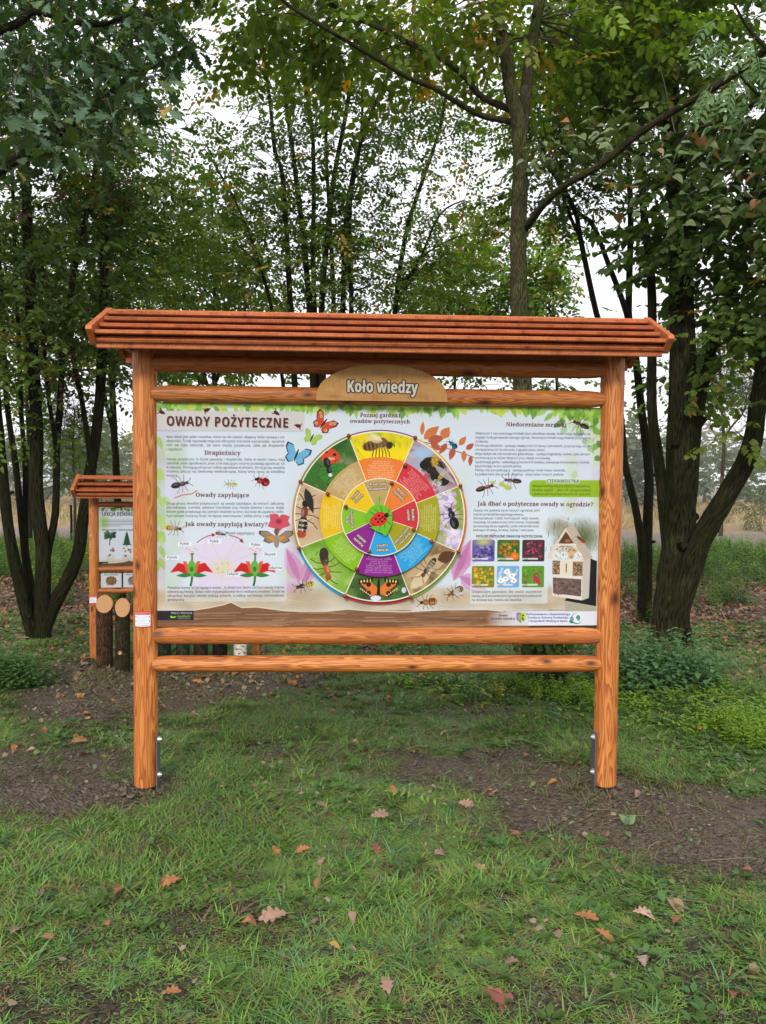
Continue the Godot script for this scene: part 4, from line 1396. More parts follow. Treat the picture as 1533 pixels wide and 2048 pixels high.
func paint_name_disc() -> ImageTexture:
	var c := wheel_canvas(290, 360)
	var cols := [srgb(204, 54, 62), srgb(232, 126, 50), srgb(190, 160, 100), srgb(232, 192, 24), srgb(134, 190, 40), srgb(140, 40, 140), srgb(44, 164, 222), srgb(164, 158, 34)]
	for k in 8:
		sector(c, 745, 860, 330, -18.0 + k * 45, 27.0 + k * 45, cols[k])
	spokes(c, 745, 860, 290, -18, 5, srgb(240, 224, 190))
	for i in 72:
		var a := TAU * i / 72
		var b := TAU * (i + 1) / 72
		c.line([Vector2(745 + cos(a) * 286, 860 + sin(a) * 286), Vector2(745 + cos(b) * 286, 860 + sin(b) * 286)], 7, srgb(240, 232, 206))
	var said := [["Rusałka", "osetnik"], ["Biegacz", "fioletowy"], ["Przekrasek", "mrówkowiec"], ["Trzmiel", "ziemny"], ["Bzyg", "prążkowany"], ["Pszczoła", "miodna"], ["Mrówka", "rudnica"], ["Biedronka", "siedmiokropka"]]
	for k in 8:
		var t := deg_to_rad(4.5 + k * 45)
		for j in 2:
			var r := 236.0 - j * 34
			for pass_ in [[3.5, srgb(90, 62, 40)], [0.0, srgb(246, 238, 224)]]:
				c.text(said[k][j], 745 + cos(t) * r, 860 - sin(t) * r, 27, pass_[1], "sans bold", 0.5, 1.0, PI / 2 - t, 0.85, pass_[0])
	return c.done()


func paint_hub() -> ImageTexture:
	var c := Canvas.new(200, 200, 640, 770, 200.0 / 240, srgb(104, 186, 44))
	insect(c, 745, 868, 62, -0.5, srgb(210, 50, 40), srgb(210, 50, 40), srgb(40, 26, 24), 1.1, Color(0, 0, 0, 0), Color(0, 0, 0, 0), 1.5)
	c.ell(742, 872, 60, 52, srgb(214, 52, 42), 1.0, -0.5)
	for k in [[-30, 0], [-8, -24], [20, -14], [-12, 22], [18, 18], [36, 0], [2, 0]]:
		c.ell(742 + k[0], 872 + k[1], 8, 8, srgb(42, 24, 22))
	c.ell(790, 846, 18, 16, srgb(40, 26, 24))
	return c.done()


func paint_name_sign() -> ImageTexture:
	rng.seed = 7
	var c := Canvas.new(512, 144, 628, 728, 2.0, srgb(186, 140, 82))
	for i in 260:
		var x := rng.randf_range(625, 890)
		var y := rng.randf_range(726, 802)
		c.line([Vector2(x, y), Vector2(x + rng.randf_range(-1, 1), y + rng.randf_range(8, 30))], rng.randf_range(0.6, 2.0), [srgb(200, 156, 96), srgb(160, 112, 60), srgb(176, 128, 72)][rng.randi() % 3], 0.35)
	for i in 30:
		c.soft(rng.randf_range(630, 880), rng.randf_range(730, 800), rng.randf_range(8, 26), rng.randf_range(4, 10), [srgb(150, 104, 56), srgb(206, 166, 104)][i % 2], 0.4)
	for pass_ in [[2.6, srgb(62, 50, 54)], [1.6, srgb(62, 50, 54)], [0.35, srgb(206, 200, 178)]]:
		c.text("Koło wiedzy", 757, 782.5, 31, pass_[1], "sans bold", 0.5, 1.0, 0.006, 0.78, pass_[0])
	return c.done()


func paint_notice() -> ImageTexture:
	var c := Canvas.new(96, 96, 0, 0, 3.0, srgb(226, 230, 236))
	var red := srgb(186, 40, 44)
	c.rect(0, 0, 32, 7, red); c.rect(0, 0, 1.5, 32, red); c.rect(30.5, 0, 32, 32, red); c.rect(0, 30.3, 32, 32, red)
	c.text("URZĄDZENIE EDUKACYJNE", 16, 3.3, 2.4, srgb(240, 220, 220), "sans bold", 0.5); c.text("PRZED UŻYCIEM PRZECZYTAJ", 16, 6.0, 2.2, srgb(240, 220, 220), "sans bold", 0.5)
	for k in 8:
		c.line([Vector2(5, 10.5 + k * 2.2), Vector2(27 - (k % 3) * 3, 10.5 + k * 2.2)], 0.7, srgb(110, 116, 128), 0.8)
	c.ell(3.6, 11, 1.1, 1.1, red); c.ell(28.4, 11, 1.2, 1.0, srgb(90, 50, 50)); c.ell(3.6, 20, 1.1, 1.1, red); c.ell(28.4, 20, 1.2, 1.2, srgb(90, 50, 50))
	c.text("tel. alarmowy 112", 20, 29.2, 2.4, srgb(80, 80, 90), "sans bold", 0.5)
	return c.done()


# the smaller board about trees: units are photograph pixels, panel from (196, 1012) to (506, 1127)
func paint_tree_lesson() -> ImageTexture:
	rng.seed = 41
	var c := Canvas.new(744, 276, 196, 1012, 2.4, srgb(206, 214, 222))
	for i in 90:
		var x := rng.randf_range(194, 510)
		var y := 1009 + rng.randf() * rng.randf() * 18
		c.leaf(x, y, x + rng.randf_range(-5, 5), y + rng.randf_range(5, 11), 5, [srgb(96, 150, 50), srgb(130, 176, 64), srgb(70, 110, 44)][i % 3], 0.9)
	c.soft(206, 1040, 16, 26, srgb(150, 196, 90), 0.8)
	c.rect(194, 1019, 510, 1029, srgb(204, 208, 212), 0.9)
	c.text("LEKCJA DENDROLOGII", 203, 1027.5, 9.4, srgb(58, 44, 50), "sans bold", 0.0, 1.0, 0.0, 0.86)
	for k in 5:
		c.line([Vector2(204, 1036 + k * 3), Vector2(300 - (60 if k == 4 else 0), 1036 + k * 3)], 1.1, srgb(90, 96, 108), 0.7)
	for k in 6:
		var x := 219.0 + k * 33
		c.text(["Sosna pospolita", "Świerk pospolity", "Dąb szypułkowy", "Buk pospolity", "Brzoza", "Modrzew"][k], x, 1057, 4.0, srgb(40, 44, 52), "sans bold", 0.5)
		if k % 2 == 0:
			c.line([Vector2(x - 1, 1086), Vector2(x, 1070)], 1.8, srgb(110, 66, 50))
			dabs(c, x - 10, 1060, x + 10, 1072, 40, 3.2, [srgb(36, 62, 46), srgb(52, 82, 56)], 0.95)
		else:
			for j in 6:
				var w := 3.0 + j * 1.3
				c.poly([Vector2(x, 1058 + j * 4), Vector2(x - w, 1066 + j * 4), Vector2(x + w, 1066 + j * 4)], srgb(38, 78, 50))
			c.line([Vector2(x, 1086), Vector2(x, 1089)], 1.6, srgb(90, 60, 44))
		dabs(c, x - 8, 1092, x + 8, 1108, 9, 2.8, [srgb(150, 76, 50), srgb(110, 64, 50), srgb(170, 100, 60)], 0.9)
		for j in 5:
			c.line([Vector2(x - 6 + j * 3, 1116), Vector2(x - 8 + j * 4, 1106)], 0.8, srgb(170, 150, 96))
	for i in 20:
		c.soft(rng.randf_range(196, 506), 1120, 30, 10, srgb(200, 180, 150), 0.5)
	c.poly([Vector2(194, 1123), Vector2(230, 1122), Vector2(248, 1120), Vector2(256, 1117), Vector2(268, 1121), Vector2(300, 1123), Vector2(400, 1121), Vector2(510, 1122), Vector2(510, 1130), Vector2(194, 1130)], srgb(100, 72, 54))
	c.rect(196, 1119, 215, 1124, srgb(44, 42, 46)); c.text("Sadlotz", 203, 1123, 3.6, srgb(170, 200, 90), "serif bold")
	return c.done()


func paint_bark_card(col: Color) -> ImageTexture:
	rng.seed = 43
	var c := Canvas.new(90, 90, 0, 0, 2.5, srgb(206, 208, 212))
	var p := []
	for k in 22:
		var t := TAU * k / 22
		var r := 12.5 if k % 2 == 0 else 10.5
		p.append(Vector2(18 + cos(t) * r * 0.85, 19 + sin(t) * r))
	c.poly(p, col)
	for i in 60:
		var x := rng.randf_range(10, 26)
		var y := rng.randf_range(10, 28)
		c.line([Vector2(x, y), Vector2(x + rng.randf_range(-1, 1), y + 4)], 0.9, [col.darkened(0.4), col.lightened(0.25)][i % 2], 0.7)
	c.text("Kora drzewa", 18, 5.2, 4.2, srgb(60, 60, 70), "sans bold", 0.5)
	return c.done()


# ---------- leaves and trees ----------
# outlines of single leaves, one unit long, from the stalk at (0, 0) to the tip at (0, 1)
func leaf_outline(kind: String) -> PackedVector2Array:
	var right := []
	if kind == "oak":
		right = [[0.02, 0.0], [0.05, 0.10], [0.15, 0.18], [0.09, 0.26], [0.25, 0.36], [0.20, 0.44], [0.14, 0.47], [0.33, 0.60], [0.31, 0.68], [0.18, 0.68], [0.28, 0.82], [0.20, 0.87], [0.11, 0.85], [0.07, 0.98]]
	elif kind == "linden":
		right = [[0.02, -0.02], [0.20, -0.06], [0.38, 0.06], [0.45, 0.26], [0.40, 0.48], [0.26, 0.70], [0.10, 0.88]]
	else:
		right = [[0.02, 0.0], [0.16, 0.10], [0.27, 0.30], [0.28, 0.48], [0.20, 0.70], [0.08, 0.90]]
	var p := PackedVector2Array()
	for q in right:
		p.append(Vector2(q[0], q[1]))
	p.append(Vector2(0, 1.0))
	for i in range(right.size() - 1, -1, -1):
		p.append(Vector2(-right[i][0], right[i][1]))
	return p


# a single large leaf, cupped and bent, in its own colours
func big_leaf(kind: String, size: float, curl: float, tint: Color, seed_: int) -> ArrayMesh:
	var out := leaf_outline(kind)
	var idx := Geometry2D.triangulate_polygon(out)
	var r := RandomNumberGenerator.new()
	r.seed = seed_
	var skew := r.randf_range(-0.12, 0.12)
	var st := start()
	for i in range(0, idx.size(), 3):
		var pts := []
		for k in 3:
			var q := out[idx[i + k]]
			var h := absf(q.x) * 0.35 - q.y * q.y * curl + sin(q.y * 9.0 + q.x * 14.0 + seed_) * 0.025
			pts.append(Vector3(q.x + skew * q.y * q.y, h, q.y) * size)
		var shade := 1.0 + 0.12 * sin(i * 1.7 + seed_)
		flat(st, pts, tint * shade)
	var mid := []
	for k in 4:
		var y := -0.22 + k * 0.36
		mid.append(Vector3(skew * y * absf(y), -maxf(y, 0.0) * maxf(y, 0.0) * curl + 0.004, y) * size)
	tube(st, mid, [0.012 * size, 0.014 * size, 0.009 * size, 0.003 * size], 3, false, 0.0, tint.lerp(Color(0.22, 0.20, 0.08), 0.6))
	return st.commit()


func small_leaf(st: SurfaceTool, from: Vector3, along: Vector3, up: Vector3, length: float, width: float, tint: Color):
	var side := along.cross(up).normalized()
	var n := side.cross(along).normalized()
	var a := from + along * length * 0.30 + side * width * 0.5 + n * width * 0.14
	var b := from + along * length * 0.66 + side * width * 0.42 + n * width * 0.10 - up * length * 0.04
	var c := from + along * length - up * length * 0.12
	var d := from + along * length * 0.66 - side * width * 0.42 + n * width * 0.10 - up * length * 0.04
	var e := from + along * length * 0.30 - side * width * 0.5 + n * width * 0.14
	var m := from + along * length * 0.5 - n * width * 0.02
	flat(st, [m, from, a, b, c], tint)
	flat(st, [m, c, d, e, from], tint * 0.94)


# a spray: a thin twig along +z with leaves to both sides
func spray(seed_: int, n: int, twig: float, length: float, width: float, droop := 0.5) -> ArrayMesh:
	var r := RandomNumberGenerator.new()
	r.seed = seed_
	var st := start()
	var pts := []
	for i in 5:
		var t := i / 4.0
		pts.append(Vector3(sin(t * 3.0 + seed_) * 0.06 * twig, -t * t * droop * 0.3 * twig, t * twig))
	tube(st, pts, [0.003, 0.0025, 0.002, 0.0016, 0.001], 3, false, 0.0, Color(0.5, 0.36, 0.25))
	for i in n:
		var t := (i + 0.6) / n
		var k := minf(t * 4.0, 3.999)
		var p: Vector3 = pts[int(k)].lerp(pts[int(k) + 1], k - int(k))
		var s := 1.0 if i % 2 == 0 else -1.0
		var along := Vector3(s * r.randf_range(0.5, 1.0), -r.randf_range(0.1, 0.9) * droop, r.randf_range(0.1, 0.8)).normalized()
		if i == n - 1:
			along = Vector3(r.randf_range(-0.2, 0.2), -0.4 * droop, 1).normalized()
		var up := Vector3(r.randf_range(-0.5, 0.5), 1, r.randf_range(-0.5, 0.5)).normalized()
		var l := length * r.randf_range(0.65, 1.15)
		var shade := r.randf_range(0.75, 1.25)
		small_leaf(st, p + along * 0.012, along, up, l, width * l / length, Color(shade * r.randf_range(0.92, 1.1), shade, shade * r.randf_range(0.85, 1.1)))
	return st.commit()


func oak_spray(seed_: int, n: int, size: float) -> ArrayMesh:
	var r := RandomNumberGenerator.new()
	r.seed = seed_
	var st := start()
	tube(st, [Vector3.ZERO, Vector3(0, 0.01, 0.12), Vector3(0, 0, 0.2)], [0.004, 0.003, 0.002], 3, false, 0.0, Color(0.4, 0.3, 0.22))
	for i in n:
		var a := i * 2.4 + r.randf()
		var along := Vector3(cos(a) * 0.8, -r.randf_range(0.0, 0.5), 0.2 + sin(a) * 0.8).normalized()
		var shade := r.randf_range(0.75, 1.25)
		var one := big_leaf("oak", size * r.randf_range(0.75, 1.1), 0.3, Color(shade, shade, shade), seed_ * 10 + i)
		var up := Vector3(r.randf_range(-0.4, 0.4), 1, r.randf_range(-0.4, 0.4))
		var x := up.cross(along).normalized()
		st.append_from(one, 0, Transform3D(Basis(x, along.cross(x), along), Vector3(0, 0, 0.03 + 0.17 * i / n)))
	return st.commit()


func pinnate_leaf(seed_: int, pairs: int, size: float, tint: Color) -> ArrayMesh:
	var r := RandomNumberGenerator.new()
	r.seed = seed_
	var st := start()
	var pts := []
	for i in 6:
		var t := i / 5.0
		pts.append(Vector3(0, -t * t * 0.35, t) * size)
	tube(st, pts, [0.0022, 0.002, 0.0018, 0.0015, 0.001, 0.0008], 4, false, 0.0, Color(0.16, 0.20, 0.08))
	for i in pairs + 1:
		var t := 0.2 + 0.8 * i / pairs
		var p := Vector3(0, -t * t * 0.35, t) * size
		for s in ([1.0, -1.0] if i < pairs else [0.0]):
			var shade := r.randf_range(0.85, 1.15)
			var along := Vector3(s * 0.9, -0.25 - r.randf() * 0.3, 0.55 if s != 0.0 else 1.0).normalized()
			small_leaf(st, p, along, Vector3(r.randf_range(-0.2, 0.2), 1, 0), size * 0.30 * (1.0 - 0.3 * absf(t - 0.55)), size * 0.105, tint * shade)
	return st.commit()


func face_basis(along: Vector3, up: Vector3) -> Basis:
	var z := along.normalized()
	var x := up.cross(z)
	x = x.normalized() if x.length() > 0.01 else Vector3.RIGHT
	return Basis(x, z.cross(x), z)


func shades(kind: String) -> Color:
	var v := rng.randf()
	var c := Color(0.05, 0.09, 0.024)
	if kind == "dark":
		c = Color(0.052, 0.100, 0.030).lerp(Color(0.100, 0.168, 0.042), v)
		if rng.randf() < 0.03: c = Color(0.26, 0.20, 0.04)
	elif kind == "mid":
		c = Color(0.090, 0.165, 0.036).lerp(Color(0.155, 0.24, 0.054), v)
		if rng.randf() < 0.05: c = Color(0.30, 0.24, 0.05)
	elif kind == "bright":
		c = Color(0.12, 0.22, 0.034).lerp(Color(0.19, 0.31, 0.05), v)
		if rng.randf() < 0.06: c = Color(0.36, 0.30, 0.05)
	elif kind == "yellowing":
		c = Color(0.12, 0.17, 0.034).lerp(Color(0.20, 0.25, 0.05), v)
		if rng.randf() < 0.14: c = Color(0.42, 0.28, 0.05).lerp(Color(0.36, 0.16, 0.04), rng.randf())
	elif kind == "blue":
		c = Color(0.045, 0.095, 0.042).lerp(Color(0.085, 0.15, 0.070), v)
	elif kind == "dead":
		c = Color(0.09, 0.05, 0.03).lerp(Color(0.16, 0.09, 0.045), v)
	elif kind == "grey":
		c = Color(0.10, 0.13, 0.07).lerp(Color(0.15, 0.19, 0.09), v)
	elif kind == "pale":
		c = Color(0.12, 0.24, 0.10).lerp(Color(0.18, 0.33, 0.14), v)
	elif kind == "herb":
		c = Color(0.085, 0.16, 0.035).lerp(Color(0.15, 0.25, 0.06), v)
	elif kind == "lime":
		c = Color(0.22, 0.36, 0.04).lerp(Color(0.32, 0.50, 0.06), v)
	elif kind == "nettle":
		c = Color(0.085, 0.185, 0.055).lerp(Color(0.14, 0.27, 0.08), v)
	if kind in ["dark", "mid", "yellowing", "bright"]:
		c = Color(c.r * 1.26, c.g * 1.20, c.b * 1.12)
	return c


# stems: [[[px, py] ...], width at its foot in pixels, width at its end, change of depth to its end]
# crown: [px, py, depth, half width px, half height px, half depth m, clumps, sprays per clump, kind of colour]
func tree(called: String, label: String, px: float, py: float, d: float, bark: Material, stems: Array, crown: Array, sprays: Array, group := "", ivy := false, look: Material = null) -> Node3D:
	var base := foot(px, py)
	var root := thing(called, base, label, "tree", group)
	var bones := []
	var n := 0
	for s in stems:
		var pts := []
		var radii := []
		var count: int = s[0].size()
		var from: Vector3 = s[4] if s.size() > 4 else Vector3.ZERO
		for i in count:
			var t := float(i) / (count - 1)
			var q := at(s[0][i][0], s[0][i][1], d + s[3] * t) - base
			pts.append(q)
			radii.append(lerpf(s[1], s[2], pow(t, 0.8)) * 0.5 / F * (d + s[3] * t))
		if pts[0].y < 0.35 and n >= 0:
			pts[0].y = minf(pts[0].y, 0.0)
			pts.push_front(pts[0] + Vector3(0, -0.12, 0))
			radii[0] *= 1.18
			radii.push_front(radii[0] * 1.28)
		var line := smooth_line(pts, radii, 4)
		var st := start()
		tube(st, line[0], line[1], 14 if s[1] > 20 else 8, true, 0.14, Color.WHITE, 1.0, n * 0.37)
		if s[1] >= 20.0:   # stubs of lost branches
			for k in 3:
				var j := 3 + rng.randi() % maxi(1, line[0].size() - 6)
				var out := Vector3(rng.randfn(), 0.35, rng.randfn() + 0.6).normalized()
				var p: Vector3 = line[0][j]
				var r: float = line[1][j]
				tube(st, [p + out * r * 0.6, p + out * r * 1.15, p + out * (r * 1.15 + 0.03)], [r * 0.42, r * 0.30, r * 0.24], 8, true, 0.10)
		obj("trunk" if s[1] >= 17.0 or n == 0 else "stem", st.commit(), bark, root)
		for i in line[0].size():
			bones.append([line[0][i], line[1][i]])
		n += 1
	# clumps of sprays, each held by a twig that leaves the nearest stem below it
	var places := []
	var colors := []
	for s in sprays:
		places.append([]); colors.append([])
	var twigs := start()
	var n_twigs := 0
	for b in crown:
		var c := at(b[0], b[1], b[2]) - base
		var rx: float = b[3] / F * b[2]
		var ry: float = b[4] / F * b[2]
		for k in b[6]:
			var u := Vector3(rng.randfn(), rng.randfn(), rng.randfn()).normalized() * pow(rng.randf(), 0.4)
			var mid := c + Vector3(u.x * rx, u.y * ry, u.z * b[5])
			var best := INF
			var root_at := mid + Vector3(0, -0.4, 0)
			var thick := 0.01
			for q in bones:
				var v: Vector3 = mid - q[0]
				var far := v.length() + (1.6 if v.y < 0.0 else 0.0)
				if far < best:
					best = far; root_at = q[0]; thick = q[1]
			var reach := mid - root_at
			var size := 0.16 + 0.05 * rng.randf()
			if reach.length() < 3.2:
				var bend := root_at + reach * 0.5 + Vector3(0, reach.length() * rng.randf_range(0.02, 0.16), 0) + Vector3(rng.randfn(), rng.randfn(), rng.randfn()) * 0.05
				var r0 := minf(thick * 0.5, 0.004 + reach.length() * 0.0055)
				tube(twigs, smooth_line([root_at, bend, mid], [r0, r0 * 0.65, 0.0025], 3)[0], [r0, r0 * 0.9, r0 * 0.8, r0 * 0.65, r0 * 0.5, r0 * 0.35, 0.0025], 4, false, 0.0)
				n_twigs += 1
			var out := Vector3(reach.x, 0.0, reach.z)
			out = out.normalized() if out.length() > 0.05 else Vector3(rng.randfn(), 0, rng.randfn()).normalized()
			for j in b[7]:
				var off := Vector3(rng.randfn() * 1.3, rng.randfn() * 0.7, rng.randfn() * 1.3) * size
				var along := (out * 0.6 + off.normalized() * 0.8 + Vector3(0, rng.randf_range(-0.45, 0.15), 0)).normalized()
				var which := rng.randi() % sprays.size()
				var basis := face_basis(along, Vector3(rng.randfn() * 0.3, 1, rng.randfn() * 0.3)).scaled_local(Vector3.ONE * rng.randf_range(0.8, 1.2))
				places[which].append(Transform3D(basis, mid + off - along * 0.1))
				colors[which].append(shades(b[8]))
	if n_twigs:
		var tw := obj("twigs", twigs.commit(), M.twig, root)
		tw.set_meta("kind", "stuff")
	for k in sprays.size():
		if places[k].size():
			copies("crown", sprays[k], look if look else M.leaves, places[k], colors[k], root)
	if ivy:
		var where := []
		var cols := []
		for k in 120:
			var y := rng.randf_range(0.0, 0.75)
			var a := rng.randf() * TAU
			var q := bones[0][0] as Vector3
			var dir := Vector3(cos(a), 0, sin(a))
			where.append(Transform3D(face_basis(Vector3(rng.randfn() * 0.5, 1, rng.randfn() * 0.5), dir), Vector3(q.x, y, q.z) + dir * (0.13 + rng.randf() * 0.06)))
			cols.append(shades("dark"))
		copies("ivy", M.spray_ivy, M.leaves, where, cols, root)
	return root


# clusters of large single leaves on a branch
func leaf_clusters(root: Node3D, base: Vector3, spots: Array, meshes: Array, per: int, most: int) -> int:
	var made := 0
	var twigs := start()
	for s in spots:
		var c := at(s[0], s[1], s[2]) - base
		var back := at(s[3], s[4], s[5]) - base
		var mid := c.lerp(back, 0.5) + Vector3(0, 0.04, 0)
		tube(twigs, [back, mid, c], [0.003, 0.0022, 0.0012], 4)
		for k in per:
			if made >= most:
				break
			var a := k * 2.4 + rng.randf() * 1.2
			var dir := Vector3(cos(a), rng.randf_range(-0.75, 0.25), sin(a)).normalized()
			var o := obj("leaf", meshes[rng.randi() % meshes.size()], M.big_leaves, root)
			var up := Vector3(rng.randfn() * 0.45, 1, rng.randfn() * 0.45 + 0.35)
			o.transform = Transform3D(face_basis(dir, up).scaled_local(Vector3.ONE * rng.randf_range(0.75, 1.15)), c + dir * rng.randf_range(0.01, 0.05) + Vector3(rng.randfn(), rng.randfn() * 0.6, rng.randfn()) * 0.07)
			made += 1
	var tw := obj("twigs", twigs.commit(), M.twig, root)
	tw.set_meta("kind", "stuff")
	return made


func trees():
	rng.seed = 101
	var elm := [spray(1, 12, 0.30, 0.066, 0.040), spray(2, 10, 0.26, 0.070, 0.044), spray(3, 13, 0.34, 0.060, 0.036)]
	var broad := [spray(4, 9, 0.28, 0.095, 0.064), spray(5, 8, 0.26, 0.088, 0.066)]
	var leafy_mid := [spray(14, 11, 0.30, 0.074, 0.052), spray(15, 9, 0.28, 0.078, 0.050)]
	var narrow := [spray(6, 16, 0.34, 0.085, 0.018, 0.8), spray(7, 14, 0.30, 0.075, 0.020, 0.8)]
	var far_leaf := [spray(8, 14, 0.55, 0.13, 0.085), spray(9, 12, 0.6, 0.12, 0.08)]
	M.spray_ivy = spray(10, 7, 0.16, 0.05, 0.045)
	M.far_spray = far_leaf
	M.elm = elm; M.narrow = narrow; M.broad = broad

	# left: a clump of seven stems from one foot
	tree("clump_tree", "dark multi-stemmed tree forking from its foot at the left edge", 80, 1275, 7.49, M.bark_dark, [
		[[[72, 1270], [56, 1232], [22, 1085], [7, 959], [-4, 830], [-20, 640], [-40, 420], [-50, 200]], 28, 12, -0.3],
		[[[82, 1272], [58, 1164], [44, 1044], [31, 925], [14, 800], [5, 620], [-4, 470]], 18, 8, 0.4],
		[[[84, 1272], [60, 1150], [51, 1078], [51, 942], [43, 822], [37, 660], [30, 500], [26, 380]], 14, 7, 0.7],
		[[[84, 1274], [84, 1232], [87, 1112], [74, 993], [73, 839], [65, 702], [60, 560], [54, 420], [50, 300], [46, 160], [44, -40]], 34, 14, 0.1],
		[[[92, 1240], [94, 1120], [111, 1027], [114, 890], [121, 805], [127, 702], [150, 540], [180, 400], [205, 250], [215, 120]], 17, 8, 0.5],
		[[[112, 890], [97, 790], [92, 737], [84, 600], [90, 480]], 9, 5, 0.2],
		[[[80, 1274], [106, 1215], [152, 1123], [166, 1044], [184, 925], [196, 839], [206, 702], [208, 600], [210, 470], [214, 330], [232, 190], [250, 40]], 30, 12, 0.6],
		[[[185, 942], [165, 805], [150, 737], [140, 600], [150, 480]], 12, 6, 0.9],
		], [
		[110, 560, 7.6, 210, 150, 1.1, 60, 6, "dark"], [60, 380, 7.8, 200, 120, 1.2, 40, 6, "dark"], [240, 420, 8.0, 140, 130, 1.0, 40, 6, "dark"],
		[60, 730, 7.4, 130, 90, 0.9, 34, 5, "mid"], [200, 690, 7.6, 70, 80, 0.6, 12, 5, "dark"], [300, 300, 8.2, 120, 110, 1.0, 20, 5, "mid"], [110, 740, 7.6, 28, 50, 0.3, 6, 4, "dead"], [170, 370, 7.6, 50, 40, 0.4, 7, 4, "dead"],
		[-150, 420, 7.5, 160, 340, 1.4, 44, 6, "dark"], [90, 160, 8.0, 260, 140, 1.4, 50, 6, "dark"], [120, -160, 7.8, 340, 160, 1.6, 22, 6, "dark"], [60, 880, 7.8, 70, 60, 0.6, 7, 4, "mid"]],
		elm)
	# a thin trunk behind the small board
	tree("slender_tree", "slim straight trunk rising behind the small tree board", 240, 1192, 10.2, M.bark_dark, [
		[[[242, 1192], [238, 1080], [234, 960], [226, 805], [222, 650], [220, 480], [224, 300], [226, 140]], 17, 9, 0.2], [[[231, 880], [208, 780], [200, 660], [190, 540]], 9, 5, 0.4]], [
		[260, 640, 10.3, 110, 110, 0.9, 34, 6, "mid"], [330, 520, 10.6, 110, 120, 1.0, 24, 6, "mid"], [230, 740, 10.2, 60, 50, 0.6, 10, 5, "mid"], [280, 380, 10.6, 110, 100, 1.0, 20, 6, "dark"]], elm)
	# centre: a fan of slim stems behind the board
	tree("clump_tree", "fan of slim dark stems behind the board's roof, centre of the picture", 650, 1205, 10.0, M.bark_dark, [
		[[[640, 1205], [600, 900], [582, 625], [575, 500], [565, 350], [550, 300], [540, 200], [520, 60]], 15, 6, 0.4],
		[[[645, 1205], [632, 900], [620, 625], [607, 475], [595, 375], [580, 260], [560, 100], [550, -40]], 16, 7, -0.3],
		[[[650, 1205], [640, 900], [630, 640], [627, 500], [628, 375], [624, 250], [600, 130], [570, 60]], 14, 6, 0.6],
		[[[655, 1205], [650, 900], [644, 640], [647, 560], [660, 425], [671, 340], [690, 240], [708, 120], [720, -20]], 16, 7, 0.0],
		[[[660, 1205], [664, 900], [668, 625], [662, 475], [654, 330], [652, 200], [660, 60]], 13, 5, 0.7],
		[[[662, 1205], [680, 900], [686, 625], [692, 450], [703, 370], [720, 290], [750, 210], [790, 120]], 15, 6, 0.2],
		[[[664, 1205], [692, 900], [703, 620], [700, 520], [702, 400], [722, 280], [726, 160]], 14, 5, -0.3],
		[[[640, 1205], [590, 940], [560, 720], [540, 600], [500, 470], [470, 400], [430, 330]], 10, 4, 0.3]], [
		[640, 540, 10.0, 210, 80, 1.0, 48, 6, "mid"], [620, 400, 10.0, 190, 100, 1.0, 46, 6, "dark"], [640, 260, 10.0, 210, 100, 1.0, 46, 6, "dark"], [480, 470, 10.2, 110, 120, 0.9, 30, 6, "mid"],
		[440, 290, 10.2, 110, 80, 0.9, 8, 5, "mid"], [640, 120, 10.0, 240, 90, 1.1, 52, 6, "yellowing"], [640, -80, 10.0, 280, 110, 1.2, 20, 6, "mid"], [690, 470, 9.8, 90, 110, 0.8, 17, 6, "dark"]],
		elm)
	tree("slender_tree", "slender tree leaning right, behind the roof left of the grey trunk", 780, 1200, 10.4, M.bark_dark, [
		[[[775, 1200], [782, 900], [791, 625], [811, 475], [832, 400], [858, 325], [884, 240], [900, 120]], 14, 5, 0.3], [[[800, 560], [830, 540], [880, 430], [930, 400]], 6, 3, 0.2], [[[796, 600], [840, 520], [900, 480], [950, 466]], 5, 2, 0.2]], [
		[830, 400, 10.5, 100, 130, 0.9, 15, 6, "mid"], [900, 300, 10.6, 110, 60, 0.9, 10, 6, "dark"], [860, 200, 10.5, 110, 70, 0.9, 20, 6, "mid"], [920, 500, 10.6, 80, 60, 0.7, 11, 6, "mid"], [840, 560, 10.4, 110, 60, 0.7, 24, 6, "mid"], [960, 420, 10.7, 60, 40, 0.5, 6, 6, "yellowing"]], elm)
	# the nearer grey trunk right of centre, with the branch that comes forward
	var grey := tree("ash_trunk_tree", "smooth grey-brown trunk forking above the roof, right of centre", 1086, 1364, 5.98, M.bark_grey, [
		[[[1088, 1364], [1084, 1280], [1066, 1100], [1054, 900], [1046, 770], [1040, 620], [1037, 480], [1041, 330], [1036, 240], [1022, 180], [1012, 110], [988, 0], [960, -140]], 48, 22, -0.2],
		[[[1041, 300], [1048, 220], [1058, 130], [1078, 10], [1100, -120]], 26, 20, 0.2],
		[[[1030, 244], [966, 232], [916, 205], [866, 175], [816, 155], [766, 125], [690, 80], [600, 26], [540, -20]], 13, 6, -1.4],
		[[[1030, 222], [966, 195], [931, 155], [881, 115], [816, 85], [766, 60], [690, 25], [620, -20]], 14, 7, -0.8],
		[[[1046, 466], [1060, 446], [1091, 405], [1136, 367], [1201, 330], [1281, 265], [1351, 220], [1411, 185], [1501, 125], [1570, 60]], 14, 16, -1.9],
		[[[1351, 268], [1366, 265], [1431, 245], [1501, 210], [1560, 180]], 6, 10, -1.9],
		], [
		[680, 30, 5.4, 240, 60, 0.8, 26, 5, "mid"], [880, 50, 6.2, 150, 70, 0.9, 22, 5, "yellowing"], [520, 20, 5.2, 130, 50, 0.6, 14, 5, "mid"], [970, 120, 6.2, 70, 80, 0.7, 8, 5, "yellowing"], [1180, 110, 6.6, 120, 110, 0.8, 28, 5, "bright"], [1060, -150, 6.4, 420, 120, 1.4, 24, 5, "mid"]],
		leafy_mid, "", true)
